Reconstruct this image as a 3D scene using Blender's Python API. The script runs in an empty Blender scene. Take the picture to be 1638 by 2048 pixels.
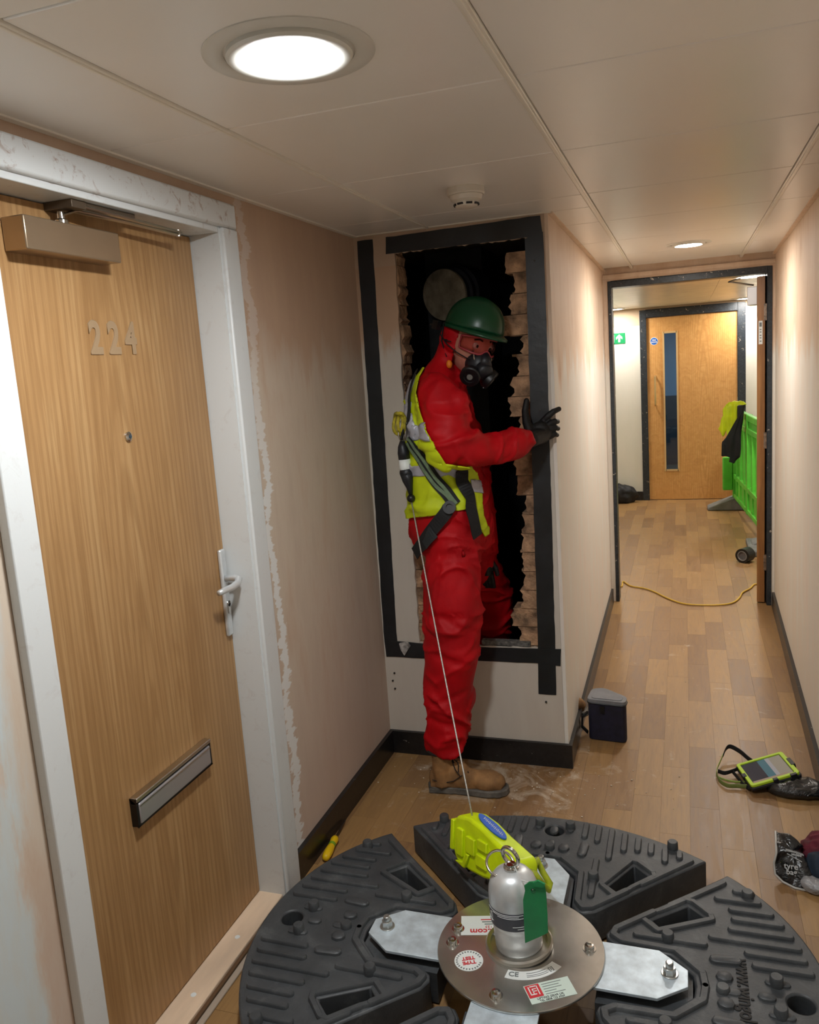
import bpy, bmesh, math, random
from mathutils import Vector, Matrix, noise
from mathutils.bvhtree import BVHTree
random.seed(7)
S = bpy.context.scene
C = S.collection
R = math.radians
# ------------------------------------------------------------------ camera
YAW, PITCH, ROLL, FPX, CAMH, PCX, PCY = 0.333857, -0.160715, -0.069215, 1621.66, 1.63793, -1.776, -22.637
FW = Vector((-math.sin(YAW)*math.cos(PITCH), math.cos(YAW)*math.cos(PITCH), math.sin(PITCH)))
_r = Vector((math.cos(YAW), math.sin(YAW), 0)); _u = _r.cross(FW)
RT = math.cos(ROLL)*_r + math.sin(ROLL)*_u
UP = -math.sin(ROLL)*_r + math.cos(ROLL)*_u
CAM = Vector((0, 0, CAMH))
cd = bpy.data.cameras.new('camera'); cam = bpy.data.objects.new('camera', cd); C.objects.link(cam)
M = Matrix((RT, UP, -FW)).transposed().to_4x4(); M.translation = CAM
cam.matrix_world = M
cd.sensor_fit = 'VERTICAL'; cd.sensor_height = 24; cd.lens = 24*FPX/2048
cd.shift_x = -PCX/2048; cd.shift_y = PCY/2048
cd.clip_start = 0.02
S.camera = cam
# ------------------------------------------------------------------ world, exposure
w = bpy.data.worlds.new('world'); S.world = w; w.use_nodes = True
w.node_tree.nodes['Background'].inputs[0].default_value = (0.9, 0.95, 1, 1)
w.node_tree.nodes['Background'].inputs[1].default_value = 0.0
S.view_settings.view_transform = 'Standard'; S.view_settings.look = 'None'
S.view_settings.gamma = 1; S.view_settings.use_curve_mapping = False
S.view_settings.exposure = 0.42
LAMP_NEAR, LAMP_BACK_FILL, LAMP_HALL, LAMP_FAR = 255, 60, 260, 215
# ------------------------------------------------------------------ helpers
def at(px, py, ax, v):
    d = FW + RT*(px-819-PCX)/FPX - UP*(py-1024-PCY)/FPX
    i = 'xyz'.index(ax); t = (v-CAM[i])/d[i]
    return CAM + d*t
def ray(px, py): return (FW + RT*(px-819-PCX)/FPX - UP*(py-1024-PCY)/FPX).normalized()
def pr(P):
    d = Vector(P)-CAM; z = d.dot(FW)
    return (819+PCX+FPX*d.dot(RT)/z, 1024+PCY-FPX*d.dot(UP)/z)
def lin(c):
    return tuple(((v/255)/12.92 if v/255 <= .04045 else ((v/255+.055)/1.055)**2.4) for v in c)
class NT:
    def __init__(s, name):
        s.m = bpy.data.materials.new(name); s.m.use_nodes = True; s.t = s.m.node_tree
        s.b = s.t.nodes['Principled BSDF']; s.co = None
    def n(s, t, **k):
        o = s.t.nodes.new(t)
        for a, v in k.items():
            if a in o.inputs.keys() if hasattr(o.inputs, 'keys') else False: o.inputs[a].default_value = v
            else: setattr(o, a, v)
        return o
    def l(s, a, b): s.t.links.new(a, b)
    def coord(s, scale=(1, 1, 1), rnd=False):
        tc = s.n('ShaderNodeTexCoord'); mp = s.n('ShaderNodeMapping'); mp.inputs['Scale'].default_value = scale
        if rnd:
            oi = s.n('ShaderNodeObjectInfo'); ge = s.n('ShaderNodeNewGeometry')
            ad = s.n('ShaderNodeMath', operation='ADD'); s.l(oi.outputs['Random'], ad.inputs[0]); s.l(ge.outputs['Random Per Island'], ad.inputs[1])
            fr = s.n('ShaderNodeMath', operation='FRACT'); s.l(ad.outputs[0], fr.inputs[0])
            mu = s.n('ShaderNodeMath', operation='MULTIPLY'); s.l(fr.outputs[0], mu.inputs[0]); mu.inputs[1].default_value = 37
            va = s.n('ShaderNodeVectorMath', operation='ADD'); s.l(tc.outputs['Object'], va.inputs[0]); s.l(mu.outputs[0], va.inputs[1])
            s.l(va.outputs[0], mp.inputs[0]); s.rv = fr.outputs[0]
        else: s.l(tc.outputs['Object'], mp.inputs[0])
        return mp.outputs[0]
    def noise(s, co, scale=5, detail=4, rough=.55, dist=0):
        o = s.n('ShaderNodeTexNoise'); o.inputs['Scale'].default_value = scale; o.inputs['Detail'].default_value = detail
        o.inputs['Roughness'].default_value = rough; o.inputs['Distortion'].default_value = dist; s.l(co, o.inputs['Vector'])
        return o.outputs['Fac']
    def ramp(s, fac, stops, interp='LINEAR'):
        o = s.n('ShaderNodeValToRGB'); cr = o.color_ramp; cr.interpolation = interp
        while len(cr.elements) < len(stops): cr.elements.new(0.5)
        for e, (p, c) in zip(cr.elements, stops):
            e.position = p; e.color = (c, c, c, 1) if isinstance(c, (int, float)) else (*lin(c), 1)
        s.l(fac, o.inputs[0]); return o.outputs[0]
    def mix(s, f, a, b):
        o = s.n('ShaderNodeMix', data_type='RGBA')
        for sock, v in ((o.inputs[0], f), (o.inputs[6], a), (o.inputs[7], b)):
            if hasattr(v, 'is_output'): s.l(v, sock)
            elif isinstance(v, (int, float)): sock.default_value = v
            else: sock.default_value = (*lin(v), 1)
        return o.outputs[2]
    def math(s, op, a, b=0, c=None):
        o = s.n('ShaderNodeMath', operation=op)
        for i, v in enumerate((a, b) if c is None else (a, b, c)):
            if hasattr(v, 'is_output'): s.l(v, o.inputs[i])
            else: o.inputs[i].default_value = v
        return o.outputs[0]
    def sep(s):
        tc = s.n('ShaderNodeTexCoord'); o = s.n('ShaderNodeSeparateXYZ'); s.l(tc.outputs['Object'], o.inputs[0]); return o.outputs
    def bump(s, h, strength=.2, dist=.01):
        o = s.n('ShaderNodeBump'); o.inputs['Strength'].default_value = strength; o.inputs['Distance'].default_value = dist
        s.l(h, o.inputs['Height']); s.l(o.outputs[0], s.b.inputs['Normal'])
    def set(s, col=None, rough=.5, metal=0, **k):
        for nm, v in (('Base Color', col), ('Roughness', rough), ('Metallic', metal)):
            if v is None: continue
            if hasattr(v, 'is_output'): s.l(v, s.b.inputs[nm])
            elif nm == 'Base Color': s.b.inputs[nm].default_value = (*lin(v), 1)
            else: s.b.inputs[nm].default_value = v
        for a, v in k.items(): s.b.inputs[a.replace('_', ' ')].default_value = v
        return s.m
def mat(name, col, rough=.5, metal=0, var=.0, scale=20, bump=0, bscale=60, bdist=.004, rnd=False, stretch=(1, 1, 1), **k):
    n = NT(name); c = col
    if var or bump or rnd: co = n.coord(stretch, rnd)
    if var:
        a = tuple(max(0, v*(1-var)) for v in col); b = tuple(min(255, v*(1+var)) for v in col)
        c = n.ramp(n.noise(co, scale, 5), [(.3, a), (.7, b)])
    if bump: n.bump(n.noise(co, bscale, 4), bump, bdist)
    return n.set(c, rough, metal, **k)
class MB:
    def __init__(s): s.v = []; s.f = []; s.mi = []; s.cur = 0
    def add(s, vs, fs):
        o = len(s.v); s.v += [Vector(x) for x in vs]; s.f += [tuple(i+o for i in f) for f in fs]; s.mi += [s.cur]*len(fs); return s
    def box(s, x0, x1, y0, y1, z0, z1, M=None):
        x0, x1 = min(x0, x1), max(x0, x1); y0, y1 = min(y0, y1), max(y0, y1); z0, z1 = min(z0, z1), max(z0, z1)
        v = [Vector((x, y, z)) for z in (z0, z1) for y in (y0, y1) for x in (x0, x1)]
        if M: v = [M@p for p in v]
        return s.add(v, [(0, 2, 3, 1), (4, 5, 7, 6), (0, 1, 5, 4), (2, 6, 7, 3), (0, 4, 6, 2), (1, 3, 7, 5)])
    def prism(s, poly, z0, z1, M=None):
        n = len(poly)
        a = sum(poly[i][0]*poly[(i+1) % n][1]-poly[(i+1) % n][0]*poly[i][1] for i in range(n))
        if a < 0: poly = poly[::-1]
        v = [Vector((p[0], p[1], z0)) for p in poly]+[Vector((p[0], p[1], z1)) for p in poly]
        if M: v = [M@p for p in v]
        return s.add(v, [tuple(range(n-1, -1, -1)), tuple(range(n, 2*n))]+[(i, (i+1) % n, n+(i+1) % n, n+i) for i in range(n)])
    def tube(s, pts, rad, n=12, cap=True, flat=None, up=None):
        pts = [Vector(p) for p in pts]; m = len(pts)
        rad = [rad]*m if not isinstance(rad, (list, tuple)) else list(rad)
        t = [(pts[min(i+1, m-1)]-pts[max(i-1, 0)]).normalized() for i in range(m)]
        a = Vector(up) if up else (Vector((0, 0, 1)) if abs(t[0].z) < .9 else Vector((1, 0, 0)))
        vs = []; u = (a-t[0]*a.dot(t[0])).normalized()
        for i in range(m):
            if up: u = (a-t[i]*a.dot(t[i])).normalized()
            else: u = (u-t[i]*u.dot(t[i])).normalized()
            w_ = t[i].cross(u); r = rad[i]; ra, rb = r if isinstance(r, tuple) else (r, r*(flat or 1))
            for k in range(n):
                th = 2*math.pi*k/n; vs.append(pts[i]+w_*ra*math.cos(th)+u*rb*math.sin(th))
        fs = [(i*n+k, i*n+(k+1) % n, (i+1)*n+(k+1) % n, (i+1)*n+k) for i in range(m-1) for k in range(n)]
        if cap: fs += [tuple(range(n-1, -1, -1)), tuple(range((m-1)*n, m*n))]
        return s.add(vs, fs)
    def lathe(s, prof, c=(0, 0, 0), n=32, M=None):
        vs = []; m = len(prof)
        for r, z in prof:
            for k in range(n):
                th = 2*math.pi*k/n; p = Vector((r*math.cos(th), r*math.sin(th), z)); vs.append((M@p if M else p)+Vector(c))
        fs = [(i*n+k, i*n+(k+1) % n, (i+1)*n+(k+1) % n, (i+1)*n+k) for i in range(m-1) for k in range(n)]
        fs += [tuple(range(n-1, -1, -1)), tuple(range((m-1)*n, m*n))]
        return s.add(vs, fs)
    def ell(s, c, r, M=None, n=16, m=10):
        vs = []; c = Vector(c)
        for i in range(m+1):
            ph = math.pi*i/m-math.pi/2
            for k in range(n):
                th = 2*math.pi*k/n
                p = Vector((r[0]*math.cos(ph)*math.cos(th), r[1]*math.cos(ph)*math.sin(th), r[2]*math.sin(ph)))
                vs.append((M@p if M else p)+c)
        return s.add(vs, [(i*n+k, i*n+(k+1) % n, (i+1)*n+(k+1) % n, (i+1)*n+k) for i in range(m) for k in range(n)])
    def xf(s, M): s.v = [M@p for p in s.v]; return s
    def mesh(s, name):
        me = bpy.data.meshes.new(name); me.from_pydata([tuple(v) for v in s.v], [], s.f); me.update()
        bm = bmesh.new(); bm.from_mesh(me); 
        for f, i in zip(bm.faces, s.mi): f.material_index = i
        bmesh.ops.remove_doubles(bm, verts=bm.verts, dist=1e-6)
        bmesh.ops.recalc_face_normals(bm, faces=bm.faces); bm.to_mesh(me); bm.free(); return me
    def build(s, name, m, parent=None, smooth=False, bevel=0, seg=2, loc=None):
        return put(s.mesh(name), name, m, parent, smooth, bevel, seg)
def put(me, name, m, parent=None, smooth=False, bevel=0, seg=2):
    me.materials.clear()
    for x in (m if isinstance(m, (list, tuple)) else [m]): me.materials.append(x)
    o = bpy.data.objects.new(name, me); C.objects.link(o)
    if bevel:
        b = o.modifiers.new('bevel', 'BEVEL'); b.width = bevel; b.segments = seg; b.limit_method = 'ANGLE'; b.angle_limit = R(40)
    if smooth or bevel:
        me.polygons.foreach_set('use_smooth', [True]*len(me.polygons)); me.update()
        if smooth != 'all': me.set_sharp_from_angle(angle=R(38))
    if parent: attach(o, parent)
    return o
def attach(o, parent):
    o.parent = parent
    if parent.type == 'EMPTY': o.matrix_parent_inverse = Matrix.Translation(-parent.location)
def tag(o, label=None, cat=None, group=None, kind=None):
    for k, v in (('label', label), ('category', cat), ('group', group), ('kind', kind)):
        if v: o[k] = v
    return o
def thing(name, loc, label=None, cat=None, group=None, kind=None):
    o = bpy.data.objects.new(name, None); o.location = loc; o.empty_display_size = .05; C.objects.link(o)
    return tag(o, label, cat, group, kind)
def text(name, body, size, M, m, parent, ext=.0004, bold=0, align='CENTER'):
    cu = bpy.data.curves.new(name, 'FONT'); cu.body = body; cu.size = size; cu.extrude = ext; cu.offset = bold
    cu.align_x = align; cu.align_y = 'CENTER'; cu.resolution_u = 3
    t = bpy.data.objects.new('tmp', cu); C.objects.link(t); bpy.context.view_layer.update()
    me = bpy.data.meshes.new_from_object(t.evaluated_get(bpy.context.evaluated_depsgraph_get()))
    bpy.data.objects.remove(t); me.transform(M); o = put(me, name, m, parent); return o
def frame(o, x, y, z=None):
    x = Vector(x).normalized(); y = Vector(y); z_ = x.cross(y).normalized(); y = z_.cross(x)
    Mx = Matrix((x, y, z_)).transposed().to_4x4(); Mx.translation = Vector(o); return Mx
def remesh(mb, vox, smooth=4, factor=.5):
    me = mb.mesh('tmp'); o = bpy.data.objects.new('tmp', me); C.objects.link(o)
    a = o.modifiers.new('r', 'REMESH'); a.mode = 'VOXEL'; a.voxel_size = vox
    if smooth:
        b = o.modifiers.new('s', 'SMOOTH'); b.iterations = smooth; b.factor = factor
    bpy.context.view_layer.update()
    r = bpy.data.meshes.new_from_object(o.evaluated_get(bpy.context.evaluated_depsgraph_get()))
    bpy.data.objects.remove(o); return r
def wrinkle(me, fn):
    me.update(); co = [v.co.copy() for v in me.vertices]; no = [v.normal.copy() for v in me.vertices]
    for v, c, n in zip(me.vertices, co, no): v.co = c+n*fn(c, n)
    me.update(); return me
def pip(x, y, P):
    r = False; j = len(P)-1
    for i in range(len(P)):
        if (P[i][1] > y) != (P[j][1] > y) and x < (P[j][0]-P[i][0])*(y-P[i][1])/(P[j][1]-P[i][1])+P[i][0]: r = not r
        j = i
    return r
# ------------------------------------------------------------------ materials
def plaster_mat(name, kind):
    n = NT(name); X = n.sep(); co = n.coord(); z = X[2]; y = X[1]
    n1 = n.noise(co, 2.2, 5, .6); n2 = n.noise(n.coord((3, 3, .7)), 3, 6, .65); n3 = n.noise(co, 16, 4)
    if kind == 'left':
        base = n.ramp(n2, [(.3, (196, 178, 160)), (.5, (204, 188, 170)), (.72, (196, 170, 148))])
        # bare pink plaster above about head height, ragged edge
        e = n.math('ADD', z, n.math('MULTIPLY', n2, .55)); m1 = n.ramp(e, [(0, 0), (1, 1)])
        mk = n.ramp(n.math('SUBTRACT', e, 1.25), [(.66, 0), (.80, 1)])
        c = n.mix(mk, base, n.ramp(n2, [(.3, (184, 156, 134)), (.7, (194, 166, 142))]))
        low = n.ramp(z, [(.25, 1.0), (.75, 0)]); c = n.mix(n.math('MULTIPLY', low, .6), c, (196, 172, 158))
        # white filler smeared down beside the architrave
        dy = n.math('ABSOLUTE', n.math('SUBTRACT', y, n.math('ADD', 2.155, n.math('MULTIPLY', n.noise(n.coord((1, 1, 2.2)), 3, 4), .12))))
        fl = n.math('ADD', dy, n.math('MULTIPLY', n.noise(n.coord((1, 2, 6)), 9, 5), .09))
        mk2 = n.math('MULTIPLY', n.ramp(fl, [(.064, 1), (.070, 0)]), n.ramp(n.math('SUBTRACT', z, 1.0), [(.3, .95), (.75, .3)])); c = n.mix(mk2, c, (226, 226, 224))
        # the near end of the wall is skimmed white
        mk3 = n.ramp(n.math('ADD', y, n.math('MULTIPLY', n2, .25)), [(.0, 1), (1, 1)])
        nr = n.ramp(n.math('MULTIPLY', n.math('ADD', y, n.math('MULTIPLY', n2, .18)), .5), [(.598, 1), (.62, 0)])
        near = n.ramp(n2, [(.42, (200, 210, 213)), (.54, (202, 206, 203)), (.62, (208, 190, 174))])
        c = n.mix(nr, c, near)
    elif kind == 'hall':
        base = n.ramp(n2, [(.3, (236, 234, 228)), (.5, (232, 226, 216)), (.62, (236, 226, 216)), (.8, (222, 204, 188))])
        e = n.math('ADD', z, n.math('MULTIPLY', n2, .7))
        mk = n.ramp(n.math('SUBTRACT', e, 1.3), [(.60, 0), (.72, 1)])
        c = n.mix(mk, base, n.ramp(n2, [(.3, (214, 186, 160)), (.55, (226, 204, 182)), (.75, (204, 172, 144))]))
    elif kind == 'front':
        base = n.ramp(n2, [(.3, (200, 190, 178)), (.7, (208, 200, 188))])
        e = n.math('ADD', z, n.math('MULTIPLY', n2, .5)); mk = n.ramp(n.math('SUBTRACT', e, 1.25), [(.70, 0), (.78, 1)])
        c = n.mix(mk, base, (190, 160, 134))
        tp = n.math('GREATER_THAN', z, 2.04)
        c = n.mix(tp, c, (188, 164, 142))
    else:
        base = n.ramp(n2, [(.3, (228, 226, 214)), (.7, (234, 230, 220))])
        mk = n.math('GREATER_THAN', z, 1.93); c = n.mix(mk, base, (206, 182, 154))
    n.bump(n3, .12, .006)
    n.b.inputs['Specular IOR Level'].default_value = .3
    return n.set(c, .62)
M_PL = {k: plaster_mat('plaster_'+k, k) for k in ('left', 'hall', 'front', 'far')}
def floor_mat():
    n = NT('oak_vinyl'); co = n.coord((14, 1.6, 14), True); rv = n.rv
    g = n.noise(co, 2.5, 8, .62, 1.2); g2 = n.noise(n.coord((60, 3, 60), True), 3, 5)
    a = n.ramp(g, [(.25, (116, 86, 54)), (.45, (144, 110, 72)), (.58, (158, 122, 78)), (.8, (178, 142, 94))])
    tone = n.ramp(rv, [(0, (122, 90, 58)), (.3, (140, 106, 72)), (.6, (160, 124, 78)), (1, (176, 138, 86))])
    c = n.mix(.5, a, tone); c = n.mix(n.ramp(g2, [(.55, 0), (.75, .35)]), c, (110, 76, 48))
    # plaster dust trodden into the floor round the opening
    tc = n.n('ShaderNodeNewGeometry'); sp = n.n('ShaderNodeSeparateXYZ'); n.l(tc.outputs['Position'], sp.inputs[0])
    mp = n.n('ShaderNodeMapping'); n.l(tc.outputs['Position'], mp.inputs[0]); mp.inputs['Scale'].default_value = (1, 1, 1)
    d = n.noise(mp.outputs[0], 7, 8, .7, 1.5)
    vd = n.n('ShaderNodeVectorMath', operation='DISTANCE'); n.l(tc.outputs['Position'], vd.inputs[0]); vd.inputs[1].default_value = (-.72, 2.98, 0)
    near = n.ramp(vd.outputs['Value'], [(.05, .20), (.55, 0)])
    dm = n.ramp(n.math('ADD', d, near), [(.62, 0), (.78, .75)])
    c = n.mix(dm, c, (200, 185, 165))
    n.bump(g2, .06, .002)
    return n.set(c, n.ramp(g, [(.3, .36), (.7, .5)]))
M_FLOOR = floor_mat()
def wood_mat(name, cols, rough=.42, ax='z'):
    n = NT(name); st = (7, 7, .55) if ax == 'z' else (7, .55, 7)
    g = n.noise(n.coord(st), 1.6, 7, .6, 2.2); f = n.noise(n.coord((110, 110, 3)), 2, 4)
    wv = n.n('ShaderNodeTexWave'); wv.wave_type = 'RINGS'; wv.rings_direction = 'SPHERICAL'; wv.inputs['Scale'].default_value = 1.9; wv.inputs['Distortion'].default_value = 3.2
    wv.inputs['Detail'].default_value = 4; wv.inputs['Detail Scale'].default_value = 1.4
    cm = n.coord((0, 9, .62) if ax == 'z' else (9, 0, .62)); cm.node.inputs['Location'].default_value = (0, -1.66*9, -.35) if ax == 'z' else (-.2*9, 0, -.5)
    n.l(cm, wv.inputs['Vector'])
    c = n.ramp(g, [(.25, cols[0]), (.5, cols[1]), (.75, cols[2])])
    c = n.mix(n.ramp(wv.outputs['Fac'], [(.15, .55), (.55, 0)]), c, cols[0])
    c = n.mix(n.ramp(f, [(.5, 0), (.72, .45)]), c, cols[3])
    n.bump(f, .05, .001); return n.set(c, rough)
M_DOOR = wood_mat('ash_veneer', [(150, 112, 70), (170, 131, 86), (184, 148, 102), (132, 94, 54)])
M_DOOR2 = wood_mat('ash_veneer_far', [(196, 142, 78), (214, 160, 94), (222, 172, 108), (186, 130, 70)], .42, 'x')
M_EDGE = wood_mat('oak_edge', [(128, 84, 40), (158, 110, 62), (176, 128, 76), (90, 56, 28)])
def white_mat():
    n = NT('white_gloss_scuffed'); s = n.noise(n.coord((1, 1, 1)), 22, 7, .75, .8); z = n.sep()[2]
    up = n.ramp(z, [(.0, 0), (1, 1)])
    st = n.math('MULTIPLY', n.ramp(n.math('SUBTRACT', z, 1.2), [(.82, .15), (.9, 1)]), n.ramp(s, [(.56, 0), (.66, .8)]))
    c = n.mix(st, (212, 215, 215), (150, 120, 104)); n.bump(s, .12, .003); return n.set(c, .38)
M_WHITE = white_mat()
M_CEIL = None
def ceil_mat():
    n = NT('painted_metal_ceiling'); f = n.noise(n.coord((1.5, 1.5, 1)), 2, 3); d = n.noise(n.coord((1, 1, 1)), 30, 6, .7)
    c = n.ramp(f, [(.3, (238, 234, 227)), (.7, (241, 237, 231))])
    return n.set(c, n.ramp(f, [(.3, .30), (.7, .36)]), Coat_Weight=0.0, Specular_IOR_Level=.6)
M_CEIL = ceil_mat()
M_RAIL = mat('ceiling_rail_paint', (240, 234, 222), .3)
def black_paint(name='black_gloss_chipped', base=(30, 31, 33), thr=.66, rough=.28, chip=(205, 198, 186)):
    n = NT(name); s = n.noise(n.coord((1, 1, 1)), 26, 6, .75, .5); s2 = n.noise(n.coord(), 70, 4)
    c = n.mix(n.ramp(s, [(thr, 0), (thr+.015, 1)]), n.ramp(s2, [(.3, tuple(v*.75 for v in base)), (.7, tuple(v*1.2 for v in base))]), chip)
    n.bump(s, .12, .002); return n.set(c, rough)
M_BLK = black_paint(); M_SKIRT = black_paint('black_skirting', (28, 27, 28), .665, .3)
M_FRAME = black_paint('slate_frame_paint', (44, 52, 60), .635, .35)
M_TAPE = mat('black_tape', (27, 29, 32), .42, 0, .3, 9, .5, 14, .004)
M_BRICK = mat('brick_tan', (156, 124, 96), .92, 0, .34, 18, 1, 30, .02, True)
M_MORTAR = mat('mortar', (150, 122, 96), .95, 0, .2, 30, .6, 60, .01)
M_SHAFT = mat('shaft_shade_black', (14, 15, 20), .9, 0, .3, 5)  # shade of the unlit shaft put into a near-black wall colour
M_DUCT = mat('dusty_duct_board', (58, 58, 60), .85, 0, .2, 8)
M_PIPE = mat('dusty_pipe', (96, 88, 76), .8, 0, .25, 12, .3, 30)
M_PIPED = mat('dark_pipe', (40, 40, 46), .6, 0, .3, 12)
M_STEEL = mat('brushed_stainless', (190, 186, 178), .32, 1, .08, 8, .05, 200, .001, stretch=(1, 1, 12))
M_CHROME = mat('polished_steel', (205, 204, 200), .16, 1)
M_ALU = mat('satin_aluminium', (214, 218, 220), .36, .5, .05, 30)
M_DISC = mat('polished_disc_steel', (186, 184, 178), .22, .85, .10, 9, .10, 5, .004)
M_GALV = mat('galvanised_steel', (206, 220, 230), .42, .4, .10, 24, .1, 60, .001)
def rubber_mat():
    n = NT('recycled_rubber'); s = n.noise(n.coord(), 9, 8, .72, .6); s2 = n.noise(n.coord(), 120, 4)
    c = n.ramp(s, [(.3, (52, 55, 58)), (.55, (68, 71, 74)), (.68, (88, 91, 93)), (.80, (146, 144, 138))])
    n.bump(s2, .35, .002); return n.set(c, .48)
M_RUB = rubber_mat()
M_RUBD = mat('rubber_text_black', (16, 16, 17), .6)
M_RED = mat('red_coverall_fabric', (176, 2, 16), .6, 0, .10, 7, .22, 45, .006, Specular_IOR_Level=.25)
M_HIVIS = mat('hivis_yellow', (196, 212, 8), .65, 0, .07, 10, .2, 60, .004)
M_HIVISE = mat('hivis_piping', (120, 128, 40), .7)
M_REFL = mat('reflective_tape', (176, 176, 186), .4, .2, .06, 20)
M_WEB = mat('black_webbing', (18, 19, 22), .75, 0, .2, 60, .3, 200, .002)
M_WEBG = mat('green_grey_webbing', (104, 124, 96), .7, 0, .1, 80)
M_BLACKP = mat('black_plastic', (16, 17, 20), .4)
M_BLACKR = mat('black_respirator_rubber', (24, 26, 32), .45)
M_GREENH = mat('green_helmet', (4, 62, 36), .32, 0, .04, 4)
M_SKIN = mat('skin', (196, 132, 112), .5, 0, .06, 20, Subsurface_Weight=.1)
M_GLOVE = mat('black_glove', (9, 9, 10), .6, 0, .3, 40, .4, 90, .003)
M_BOOT = mat('tan_suede', (136, 100, 62), .8, 0, .25, 14, .4, 60, .003)
M_SOLE = mat('grey_sole', (96, 92, 86), .8, 0, .3, 18, .4, 60, .003)
M_LACE = mat('dark_laces', (34, 28, 24), .8)
M_YBLOCK = mat('fluorescent_yellow_plastic', (206, 228, 10), .36, 0, .06, 16)
M_YDIRT = mat('dirty_yellow_plastic', (150, 160, 30), .5, 0, .25, 22)
M_BLUE = mat('blue_label', (30, 90, 190), .4)
M_WLAB = mat('white_label', (228, 232, 230), .45)
M_REDP = mat('red_print', (200, 40, 50), .5)
M_GREYP = mat('grey_print', (110, 116, 116), .5)
M_DGREY = mat('charcoal_label', (70, 72, 80), .45)
M_TAGG = mat('green_tag_plastic', (30, 130, 74), .45, 0, .08, 16)
M_SCREWY = mat('yellow_handle', (232, 190, 20), .35)
M_NAVY = mat('navy_fabric', (22, 22, 44), .7, 0, .2, 40, .3, 150, .002)
M_LID = mat('grey_lid', (122, 124, 130), .5, 0, .08, 12, .2, 30)
M_LIME = mat('lime_rubber', (186, 222, 50), .45)
def bag_mat(name, col, rough=.22):
    n = NT(name); s = n.noise(n.coord(), 14, 5, .6, 1.0); n.bump(s, .6, .02); return n.set(col, rough, Specular_IOR_Level=.8)
M_BAG = bag_mat('black_polythene', (26, 28, 30)); M_BAG2 = bag_mat('clear_film', (150, 150, 152), .2)
M_MAROON = mat('maroon_cloth', (92, 24, 40), .8, 0, .3, 20); M_TEAL = mat('dark_blue_cloth', (26, 44, 62), .8, 0, .2, 20)
M_GREENP = mat('green_barrier_plastic', (96, 208, 66), .42, 0, .08, 6)
M_GREYF = mat('grey_rubber_foot', (120, 122, 120), .7, 0, .12, 12)
M_CORD = mat('yellow_cable', (214, 176, 66), .5)
M_SIGNG = mat('sign_green', (10, 128, 74), .4); M_SIGNB = mat('sign_blue', (20, 96, 190), .4)
M_DET = mat('detector_white_plastic', (214, 206, 192), .4)
M_TRIM = mat('lamp_trim_white', (216, 214, 206), .35)
M_SLAT = mat('far_ceiling_slat', (218, 208, 186), .35, 0, .05, 6, rnd=True)
M_GLASS = NT('clear_glass').set((225, 235, 240), .02, Transmission_Weight=1.0, IOR=1.45)
def lens_mat(name, st, col=(1, .97, .93)):
    n = NT(name); n.b.inputs['Emission Color'].default_value = (*col, 1); n.b.inputs['Emission Strength'].default_value = st
    return n.set((240, 240, 240), .4)
# ------------------------------------------------------------------ the room shell
XL, XC, XC2, Y1, Y2, Y3, H = -1.23, -.462, -.480, 3.095, 5.425, 9.367, 2.165
HF = 2.115
def xr(y): return .474+(y-3.425)*.0242
# floor: sub-base + vinyl planks
fl = MB().box(-2.2, 1.6, -2.0, 9.6, -.04, -.0045).build('floor', mat('subfloor_brown', (104, 74, 50), .6)); tag(fl, kind='structure')
PW, PLN = .1, .48
pm = MB().box(0, PW-.0005, 0, PLN-.0008, -.0045, 0).mesh('plank'); pm.materials.append(M_FLOOR)
rest = MB(); cnt = 0
cells = []
for i in range(-22, 16):
    x = i*PW+.0
    off = [0, .24, .1, .34, .17, .41, .05, .29][i % 8]
    for k in range(-5, 21):
        y = k*PLN+off
        px, py = (0, 9999)
        vis = False
        for dx in (0, PW):
            for dy in (0, PLN):
                if y+dy > 1.2:
                    q = pr((x+dx, y+dy, 0)); vis = vis or (-20 < q[0] < 1660 and q[1] < 2060)
        inroom = (XL-.08 < x+PW and x < xr(y) and y < Y2) or (y >= Y2-.4 and -1.7 < x < 1.3 and y < Y3)
        hidden = y > Y1+.05 and y < Y2 and x+PW < XC-.02
        if y > Y2: vis = vis and pr((x+PW, y, 0))[0] > 1218 and pr((x, y, 0))[0] < 1520
        if not inroom: continue
        if vis and not hidden and cnt < 299:
            o = bpy.data.objects.new('plank', pm); o.location = (x, y, 0); o.parent = fl; C.objects.link(o); cnt += 1
        else: rest.box(x, x+PW-.0005, y, y+PLN-.0008, -.0045, 0)
ro = rest.build('plank_field', M_FLOOR, fl); ro['kind'] = 'stuff'
# walls
def slab(name, a, b, z0, z1, th, m, side, kind='structure', bevel=0):
    a = Vector((*a, 0)); b = Vector((*b, 0)); d = (b-a).normalized(); n_ = Vector((-d.y, d.x, 0))*th*side
    mb = MB(); mb.add([a+Vector((0, 0, z0)), b+Vector((0, 0, z0)), b+n_+Vector((0, 0, z0)), a+n_+Vector((0, 0, z0)),
                       a+Vector((0, 0, z1)), b+Vector((0, 0, z1)), b+n_+Vector((0, 0, z1)), a+n_+Vector((0, 0, z1))],
                      [(0, 1, 2, 3), (4, 5, 6, 7), (0, 1, 5, 4), (1, 2, 6, 5), (2, 3, 7, 6), (3, 0, 4, 7)])
    o = mb.build(name, m); tag(o, kind=kind); return o
D0, D1, DT = 1.215, 2.085, 2.072      # door opening in the left wall
lw = MB()
lw.box(XL-.10, XL, -2.0, D0, 0, H+.05); lw.box(XL-.10, XL, D1, Y1+.25, 0, H+.05); lw.box(XL-.10, XL, D0, D1, DT, H+.05)
tag(lw.build('wall_left', M_PL['left']), kind='structure')
slab('wall_right', (xr(-2), -2), (xr(Y2), Y2), 0, H+.05, .1, M_PL['hall'], -1)
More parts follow.
